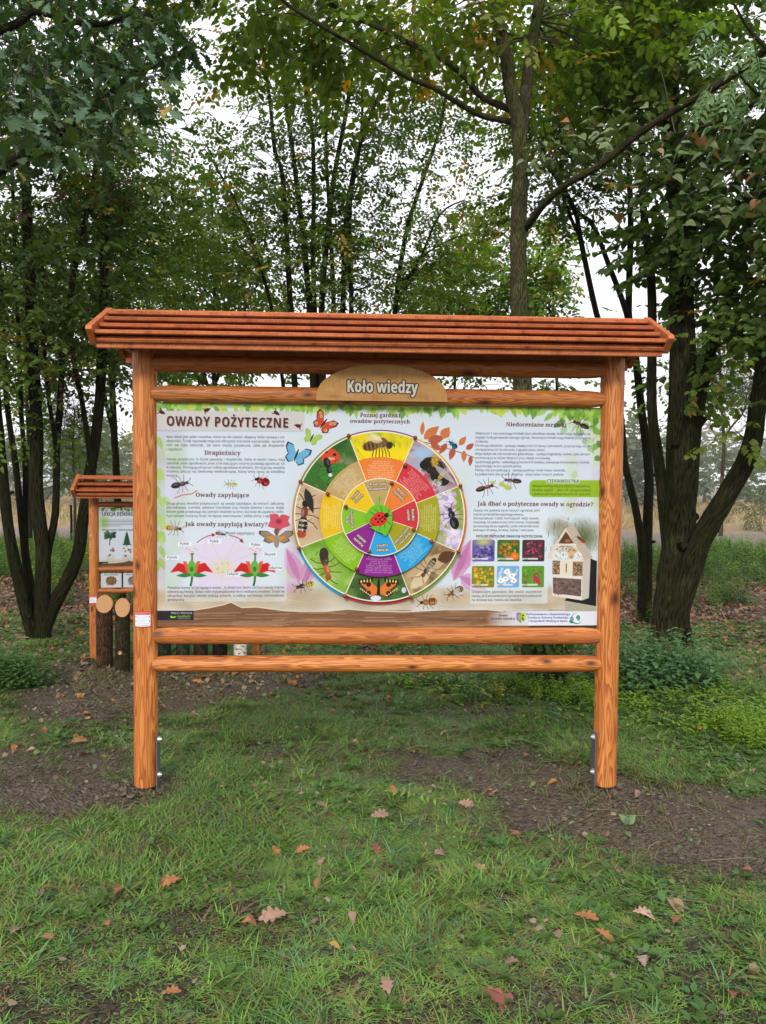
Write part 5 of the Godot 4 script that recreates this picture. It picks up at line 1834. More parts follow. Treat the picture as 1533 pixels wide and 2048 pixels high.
	# large leaves, one by one, on the branch that comes forward
	var gb := foot(1086, 1364)
	var hues := [Color(0.145, 0.205, 0.085), Color(0.105, 0.165, 0.065), Color(0.175, 0.22, 0.095), Color(0.155, 0.20, 0.115), Color(0.27, 0.22, 0.085), Color(0.30, 0.14, 0.07)]
	var lime := []
	for k in 14:
		lime.append(big_leaf("linden", 0.066 + 0.004 * (k % 4), 0.15 + 0.1 * (k % 3), hues[k % 4 if k < 12 else k - 8], k + 1))
	var spots := []
	var rows := [[1100, 300], [1140, 270], [1180, 300], [1230, 250], [1270, 300], [1330, 250], [1380, 300], [1440, 280], [1500, 260], [1520, 320], [1470, 340], [1410, 350], [1350, 330], [1300, 350], [1250, 340], [1200, 270], [1290, 220], [1240, 210], [1080, 330], [1060, 318], [1330, 390], [1390, 400], [1450, 400], [1510, 390], [1500, 440], [1440, 450], [1370, 440], [1280, 410], [1320, 300], [1420, 310], [1180, 250], [1160, 320], [1100, 350], [1480, 300], [1530, 360], [1460, 370], [1220, 310], [1310, 270], [1075, 345], [1090, 320], [1120, 290], [1150, 300], [1165, 275], [1195, 320], [1215, 290], [1245, 275], [1265, 335], [1290, 310], [1130, 335], [1340, 350]]
	for q in rows:
		var t := clampf((q[0] - 1046.0) / 520.0, 0.0, 1.0)
		var d := 5.98 - 1.9 * t - rng.randf() * 0.3
		var held: float = 470.0 - (q[0] - 1046.0) * 0.72
		spots.append([q[0] + rng.randf_range(-14, 14), q[1] + rng.randf_range(-10, 10), d, q[0] + 24, clampf(held, q[1] - 62.0, q[1] + 62.0), 5.98 - 1.9 * t])
	leaf_clusters(grey, gb, spots, lime, 6, 298)

	# right: the big clump with moss-dark trunks
	tree("clump_tree", "massive dark tree splitting into thick trunks at the right edge", 1340, 1292, 7.38, M.bark_dark, [
		[[[1340, 1296], [1342, 1240], [1350, 1150], [1359, 1044], [1369, 907], [1366, 771], [1363, 600], [1362, 470], [1350, 340], [1340, 180], [1330, 0], [1320, -200]], 80, 26, 0.3],
		[[[1346, 1296], [1352, 1230], [1372, 1170], [1404, 1078], [1452, 993], [1499, 907], [1517, 805], [1533, 702], [1546, 600], [1570, 400], [1590, 200]], 54, 24, -0.5],
		[[[1362, 1010], [1382, 930], [1397, 830], [1414, 737], [1438, 651], [1455, 600], [1492, 470], [1520, 340], [1540, 200]], 26, 14, 0.3],
		[[[1344, 1170], [1330, 1030], [1318, 925], [1304, 805], [1305, 600], [1294, 475], [1286, 400], [1284, 260], [1270, 80]], 26, 11, 0.6],
		[[[1352, 1160], [1342, 942], [1346, 805], [1350, 660], [1372, 480], [1392, 330], [1410, 160]], 22, 10, 0.5],
		[[[1396, 850], [1404, 842], [1410, 836]], 16, 14, -0.05],
		[[[1366, 640], [1374, 520], [1400, 420], [1460, 330], [1533, 300]], 12, 8, -0.3]], [
		[1490, 560, 7.2, 120, 130, 1.0, 42, 5, "dark"], [1400, 500, 7.2, 60, 50, 0.6, 10, 5, "dark"], [1480, 700, 7.2, 90, 90, 0.7, 16, 5, "mid"], [1330, 120, 7.4, 230, 170, 1.2, 66, 6, "mid"], [1480, 260, 7.2, 150, 160, 1.0, 48, 6, "dark"], [1250, 60, 7.6, 170, 130, 1.0, 50, 6, "mid"],
		[1360, 430, 7.3, 140, 90, 0.8, 36, 5, "dark"], [1640, 480, 7.0, 130, 360, 1.2, 50, 6, "dark"], [1360, -160, 7.2, 360, 140, 1.6, 24, 6, "dark"], [1520, 860, 7.0, 50, 50, 0.4, 4, 4, "yellowing"]],
		broad)
	tree("clump_tree", "three thin dark stems just left of the massive right tree", 1290, 1242, 8.72, M.bark_dark, [
		[[[1290, 1246], [1294, 1150], [1295, 1061], [1298, 942], [1284, 822], [1270, 702], [1258, 625], [1262, 450], [1258, 340], [1250, 200]], 24, 9, 0.2],
		[[[1286, 1246], [1285, 1190], [1284, 1095], [1270, 1010], [1250, 925], [1243, 839], [1230, 740], [1193, 625], [1161, 475], [1150, 420], [1110, 350], [1080, 310]], 19, 8, -0.2],
		[[[1272, 720], [1253, 625], [1216, 525], [1186, 450], [1160, 428], [1130, 390], [1100, 330]], 13, 6, 0.3],
		[[[1161, 475], [1140, 430], [1120, 360], [1130, 280], [1150, 180]], 8, 5, 0.2]], [
		[1130, 400, 8.7, 90, 80, 0.7, 18, 6, "dark"], [1110, 280, 8.8, 90, 70, 0.8, 26, 6, "mid"], [1230, 370, 8.8, 70, 50, 0.6, 8, 6, "dark"], [1200, 250, 8.8, 130, 100, 0.9, 36, 6, "mid"], [1110, 160, 8.8, 120, 100, 0.9, 30, 6, "bright"], [1280, 760, 8.7, 60, 70, 0.5, 6, 4, "mid"]], elm)
	# an oak left of the frame reaches in over the viewer
	var oak_at := foot(-420, 1500)
	var oak := tree("oak_tree", "oak whose lobed grey-green leaves hang in from the upper left corner", -420, 1500, 4.45, M.bark_dark, [
		[[[-420, 1500], [-430, 1000], [-410, 500], [-420, 0], [-430, -500]], 110, 60, 0.0],
		[[[-420, 700], [-250, 520], [-100, 400], [0, 340], [86, 287], [157, 237], [200, 209], [248, 162], [274, 142], [339, 123], [379, 86]], 30, 6, 0.5],
		[[[-425, 300], [-200, 180], [-60, 90], [34, 47], [70, 23], [130, 40], [196, 50], [235, 39], [261, 31]], 24, 5, 0.2]], [], [], "")
	var greens := [Color(0.075, 0.140, 0.075), Color(0.055, 0.110, 0.058), Color(0.105, 0.175, 0.105), Color(0.050, 0.098, 0.042), Color(0.075, 0.13, 0.038), Color(0.30, 0.22, 0.05)]
	var oaks := []
	for k in 26:
		oaks.append(big_leaf("oak", 0.092 + 0.006 * (k % 4), 0.2 + 0.12 * (k % 3), greens[k % 5 if k < 25 else 5], k + 40))
	spots = []
	for k in 46:
		var x := rng.randf_range(-10, 330)
		var y := rng.randf_range(0, 330 - maxf(0.0, x - 180) * 0.7)
		var d := 4.2 + rng.randf_range(-0.7, 0.5)
		if k < 4:
			x = 30 + k * 16; y = 180 + (k % 2) * 40; d = 2.9
		spots.append([x, y, d, x - 40 + rng.randf() * 60, lerpf(y, 330 - x * 0.66, 0.6), d + 0.1])
	leaf_clusters(oak, oak_at, spots, oaks, 6, 272)
	var more := oak_spray(61, 7, 0.092)
	var places := []
	var colors := []
	for k in 560:
		var x := rng.randf_range(-260, 380)
		var y := rng.randf_range(-160, 320 - maxf(0.0, x - 120) * 0.65)
		var d := rng.randf_range(4.4, 6.0)
		var p := at(x, y, d) - oak_at
		places.append(Transform3D(face_basis(Vector3(rng.randfn(), rng.randfn() * 0.5 - 0.3, rng.randfn()), Vector3(rng.randfn() * 0.3, 1, rng.randfn() * 0.3)), p))
		colors.append(shades("blue"))
	copies("crown", more, M.leaves, places, colors, oak)
	# a pinnate-leaved tree right of the frame, its twigs in the upper right corner
	var walnut_at := foot(2050, 1560)
	var walnut := tree("walnut_tree", "tree with pale feathery leaves of paired leaflets in the upper right corner", 2050, 1560, 4.0, M.bark_grey, [
		[[[2050, 1560], [2040, 1000], [2050, 400], [2030, -200]], 90, 50, 0.0], [[[2045, 700], [1900, 420], [1760, 260], [1640, 180], [1560, 120], [1500, 60], [1470, 10]], 26, 4, -0.3], [[[1760, 260], [1640, 230], [1533, 200], [1480, 150]], 10, 4, -0.3]], [
		[1760, 100, 4.0, 200, 200, 0.8, 22, 5, "blue"]], narrow)
	var feather := []
	for k in 5:
		feather.append(pinnate_leaf(k + 3, 5, 0.17, [Color(0.12, 0.21, 0.085), Color(0.09, 0.17, 0.06), Color(0.15, 0.25, 0.10)][k % 3]))
	for k in 26:
		var x := rng.randf_range(1410, 1570)
		var y := rng.randf_range(70, 200) if k < 22 else rng.randf_range(20, 90)
		var o := obj("leaf", feather[k % 5], M.big_leaves, walnut)
		var dir := Vector3(rng.randf_range(-1.0, 0.4), rng.randf_range(-0.9, -0.1), rng.randf_range(-0.3, 0.7))
		o.transform = Transform3D(face_basis(dir, Vector3(rng.randfn() * 0.3, 0.8, 0.6)), at(x, y, 3.5 + rng.randf() * 0.6) - walnut_at)

	# farther off: bright young trees and bushes between the trunks
	tree("young_tree", "bright green bushy young tree behind the roof, right of the grey trunk", 1120, 1130, 14.5, M.bark_dark, [[[[1120, 1130], [1118, 900], [1112, 700], [1105, 560], [1100, 460]], 9, 3, 0.0]], [
		[1098, 545, 14.5, 50, 100, 0.9, 50, 6, "bright"], [1060, 640, 14.5, 90, 60, 1.0, 30, 6, "mid"], [1090, 740, 14.5, 70, 50, 0.8, 12, 5, "mid"]], broad)
	tree("young_tree", "yellow-green young tree behind the roof, left of the grey trunk", 900, 1120, 15.0, M.bark_dark, [[[[900, 1120], [905, 900], [915, 700], [940, 540], [950, 470]], 8, 3, 0.0]], [
		[940, 560, 15.0, 110, 70, 1.2, 60, 6, "bright"], [980, 470, 15.2, 60, 60, 0.8, 24, 6, "yellowing"], [880, 620, 15.0, 110, 40, 1.0, 40, 6, "bright"], [960, 745, 15.0, 110, 40, 1.0, 16, 5, "mid"]], broad)
	tree("background_tree", "leafy mid-green tree between the left clump and the central fan", 420, 1130, 14.0, M.bark_dark, [[[[420, 1130], [424, 900], [430, 700], [428, 500], [420, 330]], 12, 4, 0.0], [[[424, 800], [380, 640], [350, 520]], 6, 3, 0.0], [[[427, 780], [480, 640], [520, 560]], 6, 3, 0.0]], [
		[420, 560, 14.0, 150, 110, 1.5, 110, 6, "mid"], [330, 680, 14.0, 110, 80, 1.2, 50, 6, "mid"], [500, 680, 14.0, 150, 70, 1.3, 60, 6, "mid"], [420, 420, 14.2, 130, 90, 1.2, 34, 6, "dark"], [430, 770, 14.0, 150, 40, 1.0, 22, 5, "bright"]], broad)
	tree("background_tree", "dense dark green tree far left behind the clump's stems", 60, 1120, 15.5, M.bark_dark, [[[[60, 1120], [58, 900], [50, 700], [46, 500]], 11, 4, 0.0]], [
		[40, 520, 15.5, 170, 150, 1.6, 110, 6, "mid"], [130, 640, 15.5, 150, 100, 1.4, 70, 6, "mid"], [40, 760, 15.5, 110, 70, 1.2, 26, 5, "mid"], [200, 480, 15.5, 140, 130, 1.4, 70, 6, "dark"]], broad)
	tree("willow_tree", "thin pale-leaved tree with a bare crooked trunk beyond the right trunks", 1446, 1070, 17.5, M.bark_pale, [[[[1442, 1072], [1444, 976], [1448, 900], [1447, 856], [1442, 790], [1440, 700]], 9, 4, 0.0], [[[1447, 880], [1466, 850], [1484, 830], [1500, 790]], 5, 3, 0.0]], [
		[1440, 760, 17.5, 60, 60, 0.9, 46, 6, "grey"], [1490, 790, 17.5, 60, 50, 0.9, 34, 6, "grey"], [1420, 690, 17.5, 60, 50, 0.8, 30, 6, "grey"], [1500, 700, 17.6, 50, 60, 0.8, 24, 6, "grey"]], narrow)
	tree("willow_tree", "hazy grey-green willow between the left clump's stems, before the field", 150, 1072, 17.0, M.bark_pale, [[[[150, 1072], [150, 980], [146, 900], [150, 820]], 6, 3, 0.0]], [
		[150, 870, 17.0, 70, 60, 1.0, 44, 6, "grey"], [120, 820, 17.0, 60, 50, 1.0, 24, 6, "grey"], [165, 940, 17.0, 40, 60, 0.8, 24, 6, "grey"]], narrow)


# ---------- the ground and what grows or lies on it ----------
func ground():
	for q in [[1330, 1640, 0.85, 0.42, 1.1], [1100, 1560, 0.55, 0.40, 0.75], [1205, 1600, 0.45, 0.45, 1.0], [1480, 1700, 0.45, 0.25, 0.9], [960, 1540, 0.5, 0.22, 0.6], [820, 1530, 0.6, 0.14, 0.5],
			[90, 1600, 0.55, 0.30, 0.75], [40, 1520, 0.6, 0.40, 0.6], [200, 1540, 0.4, 0.5, 0.8], [295, 1590, 0.22, 0.2, 1.1], [230, 1420, 0.7, 0.5, 0.8], [150, 1390, 0.7, 0.5, 0.9], [350, 1360, 1.1, 0.55, 1.1], [520, 1345, 0.7, 0.5, 0.9], [240, 1345, 0.8, 0.6, 1.1],
			[420, 1640, 0.18, 0.14, 0.6], [330, 1700, 0.16, 0.10, 0.6], [1000, 1470, 0.3, 0.25, 0.5], [1530, 1620, 0.5, 0.4, 0.7], [900, 1500, 0.4, 0.15, 0.35], [650, 1500, 0.7, 0.22, 0.40], [480, 1480, 0.4, 0.3, 0.3], [760, 1420, 0.7, 0.3, 0.35], [1020, 1420, 0.5, 0.3, 0.4], [620, 1830, 0.16, 0.08, 0.4], [1060, 2000, 0.2, 0.07, 0.4]]:
		soil_spot(q[0], q[1], q[2], q[3], q[4])
	var xs := []
	var zs := []
	var x := -7.0
	while x < 7.0:
		xs.append(x); x += 0.06
	var step := 0.1
	x = 7.0
	while x < 420.0:
		xs.append(x); xs.push_front(-x); x += step; step *= 1.16
	var z := 1.5
	while z > -9.5:
		zs.append(z); z -= 0.06
	step = 0.1
	while z > -700.0:
		zs.append(z); z -= step; step *= 1.07
	z = 1.6; step = 0.3
	while z < 60.0:
		zs.push_front(z); z += step; step *= 1.4
	var v := PackedVector3Array()
	var c := PackedColorArray()
	var n := PackedVector3Array()
	var idx := PackedInt32Array()
	for j in zs.size():
		for i in xs.size():
			var px: float = xs[i]
			var pz: float = zs[j]
			v.append(Vector3(px, ground_y(px, pz), pz))
			var s := soil(px, pz) if absf(px) < 12.0 and pz > -14.0 else 0.3
			var mottle := patches.get_noise_2d(px * 3.0 + 40.0, pz * 3.0)
			var col := Color(0.058, 0.052, 0.030).lerp(Color(0.128, 0.102, 0.078), clampf(s * 1.2 + mottle * 0.25, 0.0, 1.0))
			var out := -pz
			var wood := smoothstep(6.3, 8.5, out)
			col = col.lerp(Color(0.105, 0.068, 0.042), wood * (0.65 + mottle * 0.4))
			var edge := hills.get_noise_2d(px * 2.0, pz * 0.5) * 1.4
			col = col.lerp(Color(0.10, 0.11, 0.045), smoothstep(14.0, 16.0, out + edge))
			col = col.lerp(Color(0.26, 0.215, 0.195), smoothstep(18.4, 18.9, out + edge * 0.4))
			col = col.lerp(Color(0.38, 0.285, 0.15), smoothstep(25.0, 25.8, out + edge * 0.5))
			col = col.lerp(Color(0.20, 0.20, 0.10), smoothstep(60.0, 100.0, out + edge * 8.0))
			c.append(col * 1.25)
	var w := xs.size()
	for j in zs.size():
		for i in w:
			var k := j * w + i
			var a := v[k - 1 if i > 0 else k]
			var b := v[k + 1 if i < w - 1 else k]
			var e := v[k - w if j > 0 else k]
			var f := v[k + w if j < zs.size() - 1 else k]
			n.append((b - a).cross(e - f).normalized() if (b - a).cross(e - f).y > 0 else -(b - a).cross(e - f).normalized())
			if i < w - 1 and j < zs.size() - 1:
				# clockwise from above
				idx.append_array([k, k + w + 1, k + 1, k, k + w, k + w + 1] if false else [k, k + w, k + 1, k + 1, k + w, k + w + 1])
	var arrays := []
	arrays.resize(Mesh.ARRAY_MAX)
	arrays[Mesh.ARRAY_VERTEX] = v; arrays[Mesh.ARRAY_NORMAL] = n; arrays[Mesh.ARRAY_COLOR] = c; arrays[Mesh.ARRAY_INDEX] = idx
	var t0 := v[idx[0]]
	var turned := (v[idx[1]] - t0).cross(v[idx[2]] - t0).y > 0.0
	if turned:
		for i in range(0, idx.size(), 3):
			var q := idx[i + 1]; idx[i + 1] = idx[i + 2]; idx[i + 2] = q
		arrays[Mesh.ARRAY_INDEX] = idx
	var mesh := ArrayMesh.new()
	mesh.add_surface_from_arrays(Mesh.PRIMITIVE_TRIANGLES, arrays)
	var o := obj("ground", mesh, M.earth)
	tag(o, "trodden muddy ground with leaf litter, running out to a ploughed strip and dry meadow", "ground", "", "structure")


func blade(st: SurfaceTool, from: Vector3, yaw: float, rise: float, length: float, width: float, bend: float, tint: Color, segs := 3):
	var dir := Vector3(cos(yaw), 0, sin(yaw))
	var side := Vector3(-sin(yaw), 0, cos(yaw)) * width * 0.5
	var p := from
	var angle := rise
	var last := [p - side, p + side]
	for k in segs:
		angle -= bend / segs
		p += (dir * cos(angle) + Vector3.UP * sin(angle)) * length / segs
		p.y = maxf(p.y, 0.002)
		var w := 1.0 - float(k + 1) / segs
		w = sqrt(w) if w > 0.0 else 0.0
		if k == segs - 1:
			flat(st, [last[0], last[1], p], tint)
		else:
			var now := [p - side * w, p + side * w]
			flat(st, [last[0], last[1], now[1], now[0]], tint)
			last = now


func tuft(seed_: int, n: int, spread: float, low: float, high: float, rise_lo: float, rise_hi: float, width := 0.0042) -> ArrayMesh:
	var r := RandomNumberGenerator.new()
	r.seed = seed_
	var st := start()
	var comb := r.randf() * TAU   # trodden grass mostly lies one way
	for i in n:
		var a := r.randf() * TAU
		var d := r.randf() * spread
		var shade := r.randf_range(0.40, 1.75)
		var dry := r.randf()
		var tint := Color(shade, shade, shade)
		if dry < 0.14:
			tint = Color(1.9, 1.0, 1.2) * shade
		blade(st, Vector3(cos(a) * d, -0.004, sin(a) * d), comb + r.randfn() * 1.5, r.randf_range(rise_lo, rise_hi), r.randf_range(low, high), width * r.randf_range(0.7, 1.4), r.randf_range(0.3, 1.3), tint)
	return st.commit()


func rosette(seed_: int, n: int, size: float) -> ArrayMesh:
	var r := RandomNumberGenerator.new()
	r.seed = seed_
	var st := start()
	for i in n:
		var a := i * 2.4 + r.randf() * 0.5
		var along := Vector3(cos(a), r.randf_range(0.15, 0.9), sin(a)).normalized()
		var l := size * r.randf_range(0.6, 1.1)
		var shade := r.randf_range(0.75, 1.25)
		small_leaf(st, along * 0.01, along, Vector3.UP, l, l * r.randf_range(0.4, 0.65), Color(shade, shade, shade))
	return st.commit()


func weed(seed_: int, stems: int, height: float, leaf: float) -> ArrayMesh:
	var r := RandomNumberGenerator.new()
	r.seed = seed_
	var st := start()
	for i in stems:
		var lean := Vector3(r.randfn() * 0.35, 1, r.randfn() * 0.35).normalized()
		var from := Vector3(r.randfn() * 0.06, -0.02, r.randfn() * 0.06)
		var h := height * r.randf_range(0.55, 1.1)
		tube(st, [from, from + lean * h], [0.003, 0.0015], 3, false, 0.0, Color(0.7, 0.8, 0.6))
		var k := int(h / 0.045)
		for j in k:
			var y := h * (0.2 + 0.8 * j / maxf(k - 1, 1))
			for s in 2:
				var a := j * 1.57 + s * PI + r.randf() * 0.5
				var along := Vector3(cos(a), r.randf_range(-0.4, 0.35), sin(a)).normalized()
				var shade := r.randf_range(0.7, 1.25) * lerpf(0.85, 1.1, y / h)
				var l := leaf * r.randf_range(0.6, 1.1) * lerpf(1.0, 0.6, y / h)
				small_leaf(st, from + lean * y, along, Vector3.UP, l, l * 0.58, Color(shade, shade, shade))
	return st.commit()


func grass_color() -> Color:
	var v := rng.randf()
	if v < 0.42: return Color(0.125, 0.260, 0.044).lerp(Color(0.21, 0.39, 0.07), rng.randf())
	if v < 0.64: return Color(0.090, 0.200, 0.066).lerp(Color(0.15, 0.30, 0.11), rng.randf())
	if v < 0.86: return Color(0.16, 0.24, 0.05).lerp(Color(0.25, 0.31, 0.08), rng.randf())
	return Color(0.28, 0.205, 0.10).lerp(Color(0.16, 0.115, 0.065), rng.randf())


func scatter(n: int, z0: float, z1: float, keep: Callable, margin := 2.3) -> Array:
	var out := []
	var tries := 0
	while out.size() < n and tries < n * 12:
		tries += 1
		var z := -lerpf(z0, z1, sqrt(rng.randf()))
		var half := -z * 0.53 + margin
		var x := rng.randf_range(-half, half)
		if rng.randf() < keep.call(x, z):
			out.append(Vector3(x, ground_y(x, z), z))
	return out


func mass(called: String, label: String, category: String) -> Node3D:
	var o := thing(called, Vector3.ZERO, label, category)
	o.set_meta("kind", "stuff")
	return o


func ground_cover():
	rng.seed = 303
	# grass
	var kinds := [tuft(1, 14, 0.045, 0.03, 0.075, 0.05, 0.7), tuft(2, 13, 0.05, 0.025, 0.07, 0.0, 0.45), tuft(3, 16, 0.03, 0.04, 0.105, 0.3, 1.15), tuft(4, 12, 0.055, 0.02, 0.055, 0.0, 0.4)]
	var lush := func(x: float, z: float) -> float:
		var s := soil(x, z)
		var near := 1.0 if z > -7.0 else clampf((9.0 + z) / 2.0, 0.0, 1.0)
		if x > 1.3 and z < -6.0:
			near *= 0.25
		return clampf(1.0 - s * 1.7, 0.07, 1.0) * near * clampf(0.75 + patches.get_noise_2d(x * 2.2 + 9.0, z * 2.2) * 1.0, 0.32, 1.0) * (1.0 if z < -3.4 else 1.35)
	var spots := scatter(122000, 1.5, 9.0, lush)
	var sets := [[], [], [], []]
	var cols := [[], [], [], []]
	for p in spots:
		var tall := patches.get_noise_2d(p.x * 1.3 - 30.0, p.z * 1.3)
		var k: int = (2 if tall > 0.14 else (3 if tall < -0.22 else rng.randi() % 2)) if rng.randf() < 0.75 else rng.randi() % 4
		var dirty := clampf(soil(p.x, p.z) * 1.2, 0.0, 0.7)
		var comb := patches.get_noise_2d(p.x * 0.8 + 70.0, p.z * 0.8) * 9.0 + rng.randfn() * 0.7
		sets[k].append(Transform3D(Basis(Vector3.UP, comb).scaled_local(Vector3.ONE * rng.randf_range(0.7, 1.25)), p))
		cols[k].append(grass_color().lerp(Color(0.15, 0.12, 0.07), dirty))
	var lawn := mass("grass", "matted green lawn in front of and under the large board", "grass")
	for k in 4:
		copies("blades", kinds[k], M.blades, sets[k], cols[k], lawn)
	# low broad-leaved weeds in the lawn
	var ros := [rosette(1, 7, 0.045), rosette(2, 5, 0.055), rosette(3, 9, 0.03)]
	var herb := func(x: float, z: float) -> float:
		var s := soil(x, z)
		var right := smoothstep(-0.2, 1.4, x + (z + 3.0) * 0.2)
		return clampf(0.75 - s * 1.2, 0.02, 1.0) * clampf(0.15 + right * 0.6 + patches.get_noise_2d(x * 1.7 + 50.0, z * 1.7) * 0.9, 0.03, 1.0)
	var low := mass("ground_cover", "small round-leaved weeds scattered in the lawn, mostly towards the right", "weeds")
	for k in 3:
		var where := []
		var tint := []
		for p in scatter(3200, 1.5, 8.5, herb):
			where.append(Transform3D(Basis(Vector3.UP, rng.randf() * TAU).scaled_local(Vector3.ONE * rng.randf_range(0.6, 1.2)), p))
			tint.append(shades(["herb", "herb", "nettle"][rng.randi() % 3]))
		copies("leaves", ros[k], M.leaves, where, tint, low)
	# the bright bed of low weeds right of the board and under the trees
	var weeds := [weed(1, 5, 0.17, 0.068), weed(2, 6, 0.26, 0.075), weed(3, 6, 0.42, 0.09)]
	var bed := func(x: float, z: float) -> float:
		var q := patches.get_noise_2d(x * 0.9 + 15.0, z * 0.9)
		return (1.0 if x > 0.1 and z < -4.6 - 0.25 * absf(x - 2.0) and z > -6.0 else 0.0) * clampf(0.42 + q * 2.2, 0.0, 1.0) * clampf(1.0 - soil(x, z) * 1.6, 0.0, 1.0) * (1.0 if x > 1.25 else 0.30)
	var where := []
	var tint := []
	for p in scatter(900, 4.4, 6.8, bed, 2.3):
		where.append(Transform3D(Basis(Vector3.UP, rng.randf() * TAU).scaled_local(Vector3.ONE * rng.randf_range(0.4, 1.15)), p))
		tint.append(shades("lime" if rng.randf() < 0.45 else ["bright", "herb", "pale"][rng.randi() % 3]))
	tag(copies("ground_cover", weeds[0], M.leaves, where, tint), "bright yellow-green bed of low weeds right of the board's right post", "weeds")
	var under_trees := mass("undergrowth", "knee-high green weeds under the trees before the ploughed field", "weeds")
	for k in [1, 2]:
		where = []; tint = []
		var under := func(x: float, z: float) -> float:
			var q := patches.get_noise_2d(x * 0.45 + 35.0 * k, z * 0.45)
			var far := smoothstep(7.2, 9.5, -z) if x > 0 else smoothstep(7.8, 10.0, -z)
			if x > 2.6 and z > -9.6: far *= 0.15
			return far * clampf(0.30 + q * 1.9 + smoothstep(10.0, 12.5, -z) * 0.55, 0.02, 1.0)
		for p in scatter(3000 if k == 1 else 1700, 6.9, 18.2, under, 4.0):
			where.append(Transform3D(Basis(Vector3.UP, rng.randf() * TAU).scaled_local(Vector3.ONE * rng.randf_range(0.6, 1.15)), p))
			tint.append(shades(["nettle", "bright", "mid"][rng.randi() % 3]))
		copies("weeds", weeds[k], M.leaves, where, tint, under_trees)
	# fallen leaves too many to count, under the trees
	var bits := [big_leaf("oak", 0.09, 0.5, Color.WHITE, 5), big_leaf("linden", 0.065, 0.6, Color.WHITE, 6), big_leaf("ovate", 0.06, 0.4, Color.WHITE, 7)]
	var drift := mass("leaf_litter", "brown fallen leaves littering the ground under the trees and behind the board", "leaf litter")
	for k in 3:
		where = []; tint = []
		var litter := func(x: float, z: float) -> float:
			var q := patches.get_noise_2d(x * 0.6 + 3.0, z * 0.6 + 60.0)
			return clampf(smoothstep(4.9, 7.2, -z) * (0.6 + q * 0.8) + (0.4 if absf(x - 3.0) < 1.7 and z < -5.6 else 0.0) + 0.034, 0.0, 1.0)
		for p in scatter(10500, 1.6, 13.0, litter, 3.5):
			var tip := Vector3(rng.randfn() * 0.3, 1, rng.randfn() * 0.3)
			where.append(Transform3D(face_basis(Vector3(rng.randfn(), 0.1 * rng.randfn(), rng.randfn()), tip).scaled_local(Vector3.ONE * rng.randf_range(0.4, 1.05)), p + Vector3(0, 0.008 + rng.randf() * 0.016, 0)))
			tint.append([Color(0.20, 0.10, 0.055), Color(0.27, 0.17, 0.105), Color(0.30, 0.20, 0.15), Color(0.36, 0.16, 0.05), Color(0.14, 0.085, 0.055), Color(0.22, 0.15, 0.11)][rng.randi() % 6])
		copies("leaves", bits[k], M.litter, where, tint, drift)
	# crumbs of wet earth on the bare patches
	var st := start()
	var ball := SphereMesh.new()
	ball.radius = 1.0; ball.height = 1.3; ball.radial_segments = 8; ball.rings = 5
	var arr := ball.get_mesh_arrays()
	var vv: PackedVector3Array = arr[Mesh.ARRAY_VERTEX]
	for i in vv.size():
		vv[i] *= 1.0 + 0.45 * lumps.get_noise_3d(vv[i].x * 0.2 + 3, vv[i].y * 0.2, vv[i].z * 0.2) + 0.2 * sin(vv[i].x * 3.1 + vv[i].z * 2.3)
	arr[Mesh.ARRAY_VERTEX] = vv
	var lump := ArrayMesh.new()
	lump.add_surface_from_arrays(Mesh.PRIMITIVE_TRIANGLES, arr)
	st.create_from(lump, 0)
	st.generate_normals()
	where = []; tint = []
	for p in scatter(7500, 1.6, 8.5, func(x: float, z: float) -> float: return clampf(soil(x, z) * 1.1 - 0.25, 0.0, 1.0) * clampf(0.5 + lumps.get_noise_2d(x * 1.5, z * 1.5) * 1.6, 0.0, 1.0)):
		var s := 0.002 + 0.011 * pow(rng.randf(), 3.0)
		where.append(Transform3D(Basis(Vector3(rng.randfn(), rng.randfn(), rng.randfn()).normalized(), rng.randf() * TAU).scaled_local(Vector3(s * 1.3, s * 0.8, s)), p + Vector3(0, s * 0.2, 0)))
		var b := rng.randf_range(0.75, 1.2)
		tint.append(Color(0.118, 0.094, 0.072) * b)
	for post in [foot(1209, 1577), foot(293, 1576)]:   # earth thrown up round the posts' feet
		for i in 90:
			var a := rng.randf() * TAU
			var d := 0.065 + absf(rng.randfn()) * 0.05
			var s := 0.005 + 0.012 * pow(rng.randf(), 2.0)
			var q: Vector3 = post + Vector3(cos(a) * d, s * 0.3, sin(a) * d)
			where.append(Transform3D(Basis(Vector3(rng.randfn(), rng.randfn(), rng.randfn()).normalized(), rng.randf() * TAU).scaled_local(Vector3(s * 1.3, s * 0.8, s)), q))
			tint.append(Color(0.105, 0.083, 0.064) * rng.randf_range(0.7, 1.15))
	tag(copies("soil_crumbs", st.commit(), M.crumb, where, tint), "crumbs and clods of wet earth on the bare patches", "soil")
	# trodden scraps of leaf and blade in the grass and on the mud
	var scrap := start()
	flat(scrap, [Vector3(-0.5, 0, -0.2), Vector3(-0.1, 0.12, -0.35), Vector3(0.5, 0.02, -0.1), Vector3(0.3, 0.10, 0.3), Vector3(-0.3, 0.05, 0.32)])
	where = []; tint = []
	for p in scatter(23000, 1.6, 8.0, func(x: float, z: float) -> float: return clampf(0.35 + soil(x, z) * 0.35 + patches.get_noise_2d(x * 3.0, z * 3.0 + 20.0), 0.05, 1.0)):
		var s := 0.006 + 0.028 * pow(rng.randf(), 2.5)
		where.append(Transform3D(face_basis(Vector3(rng.randfn(), rng.randfn() * 0.3, rng.randfn()), Vector3(rng.randfn() * 0.4, 1, rng.randfn() * 0.4)).scaled_local(Vector3(s, s, s * rng.randf_range(0.5, 1.6))), p + Vector3(0, 0.004 + rng.randf() * (0.02 if soil(p.x, p.z) < 0.4 else 0.006), 0)))
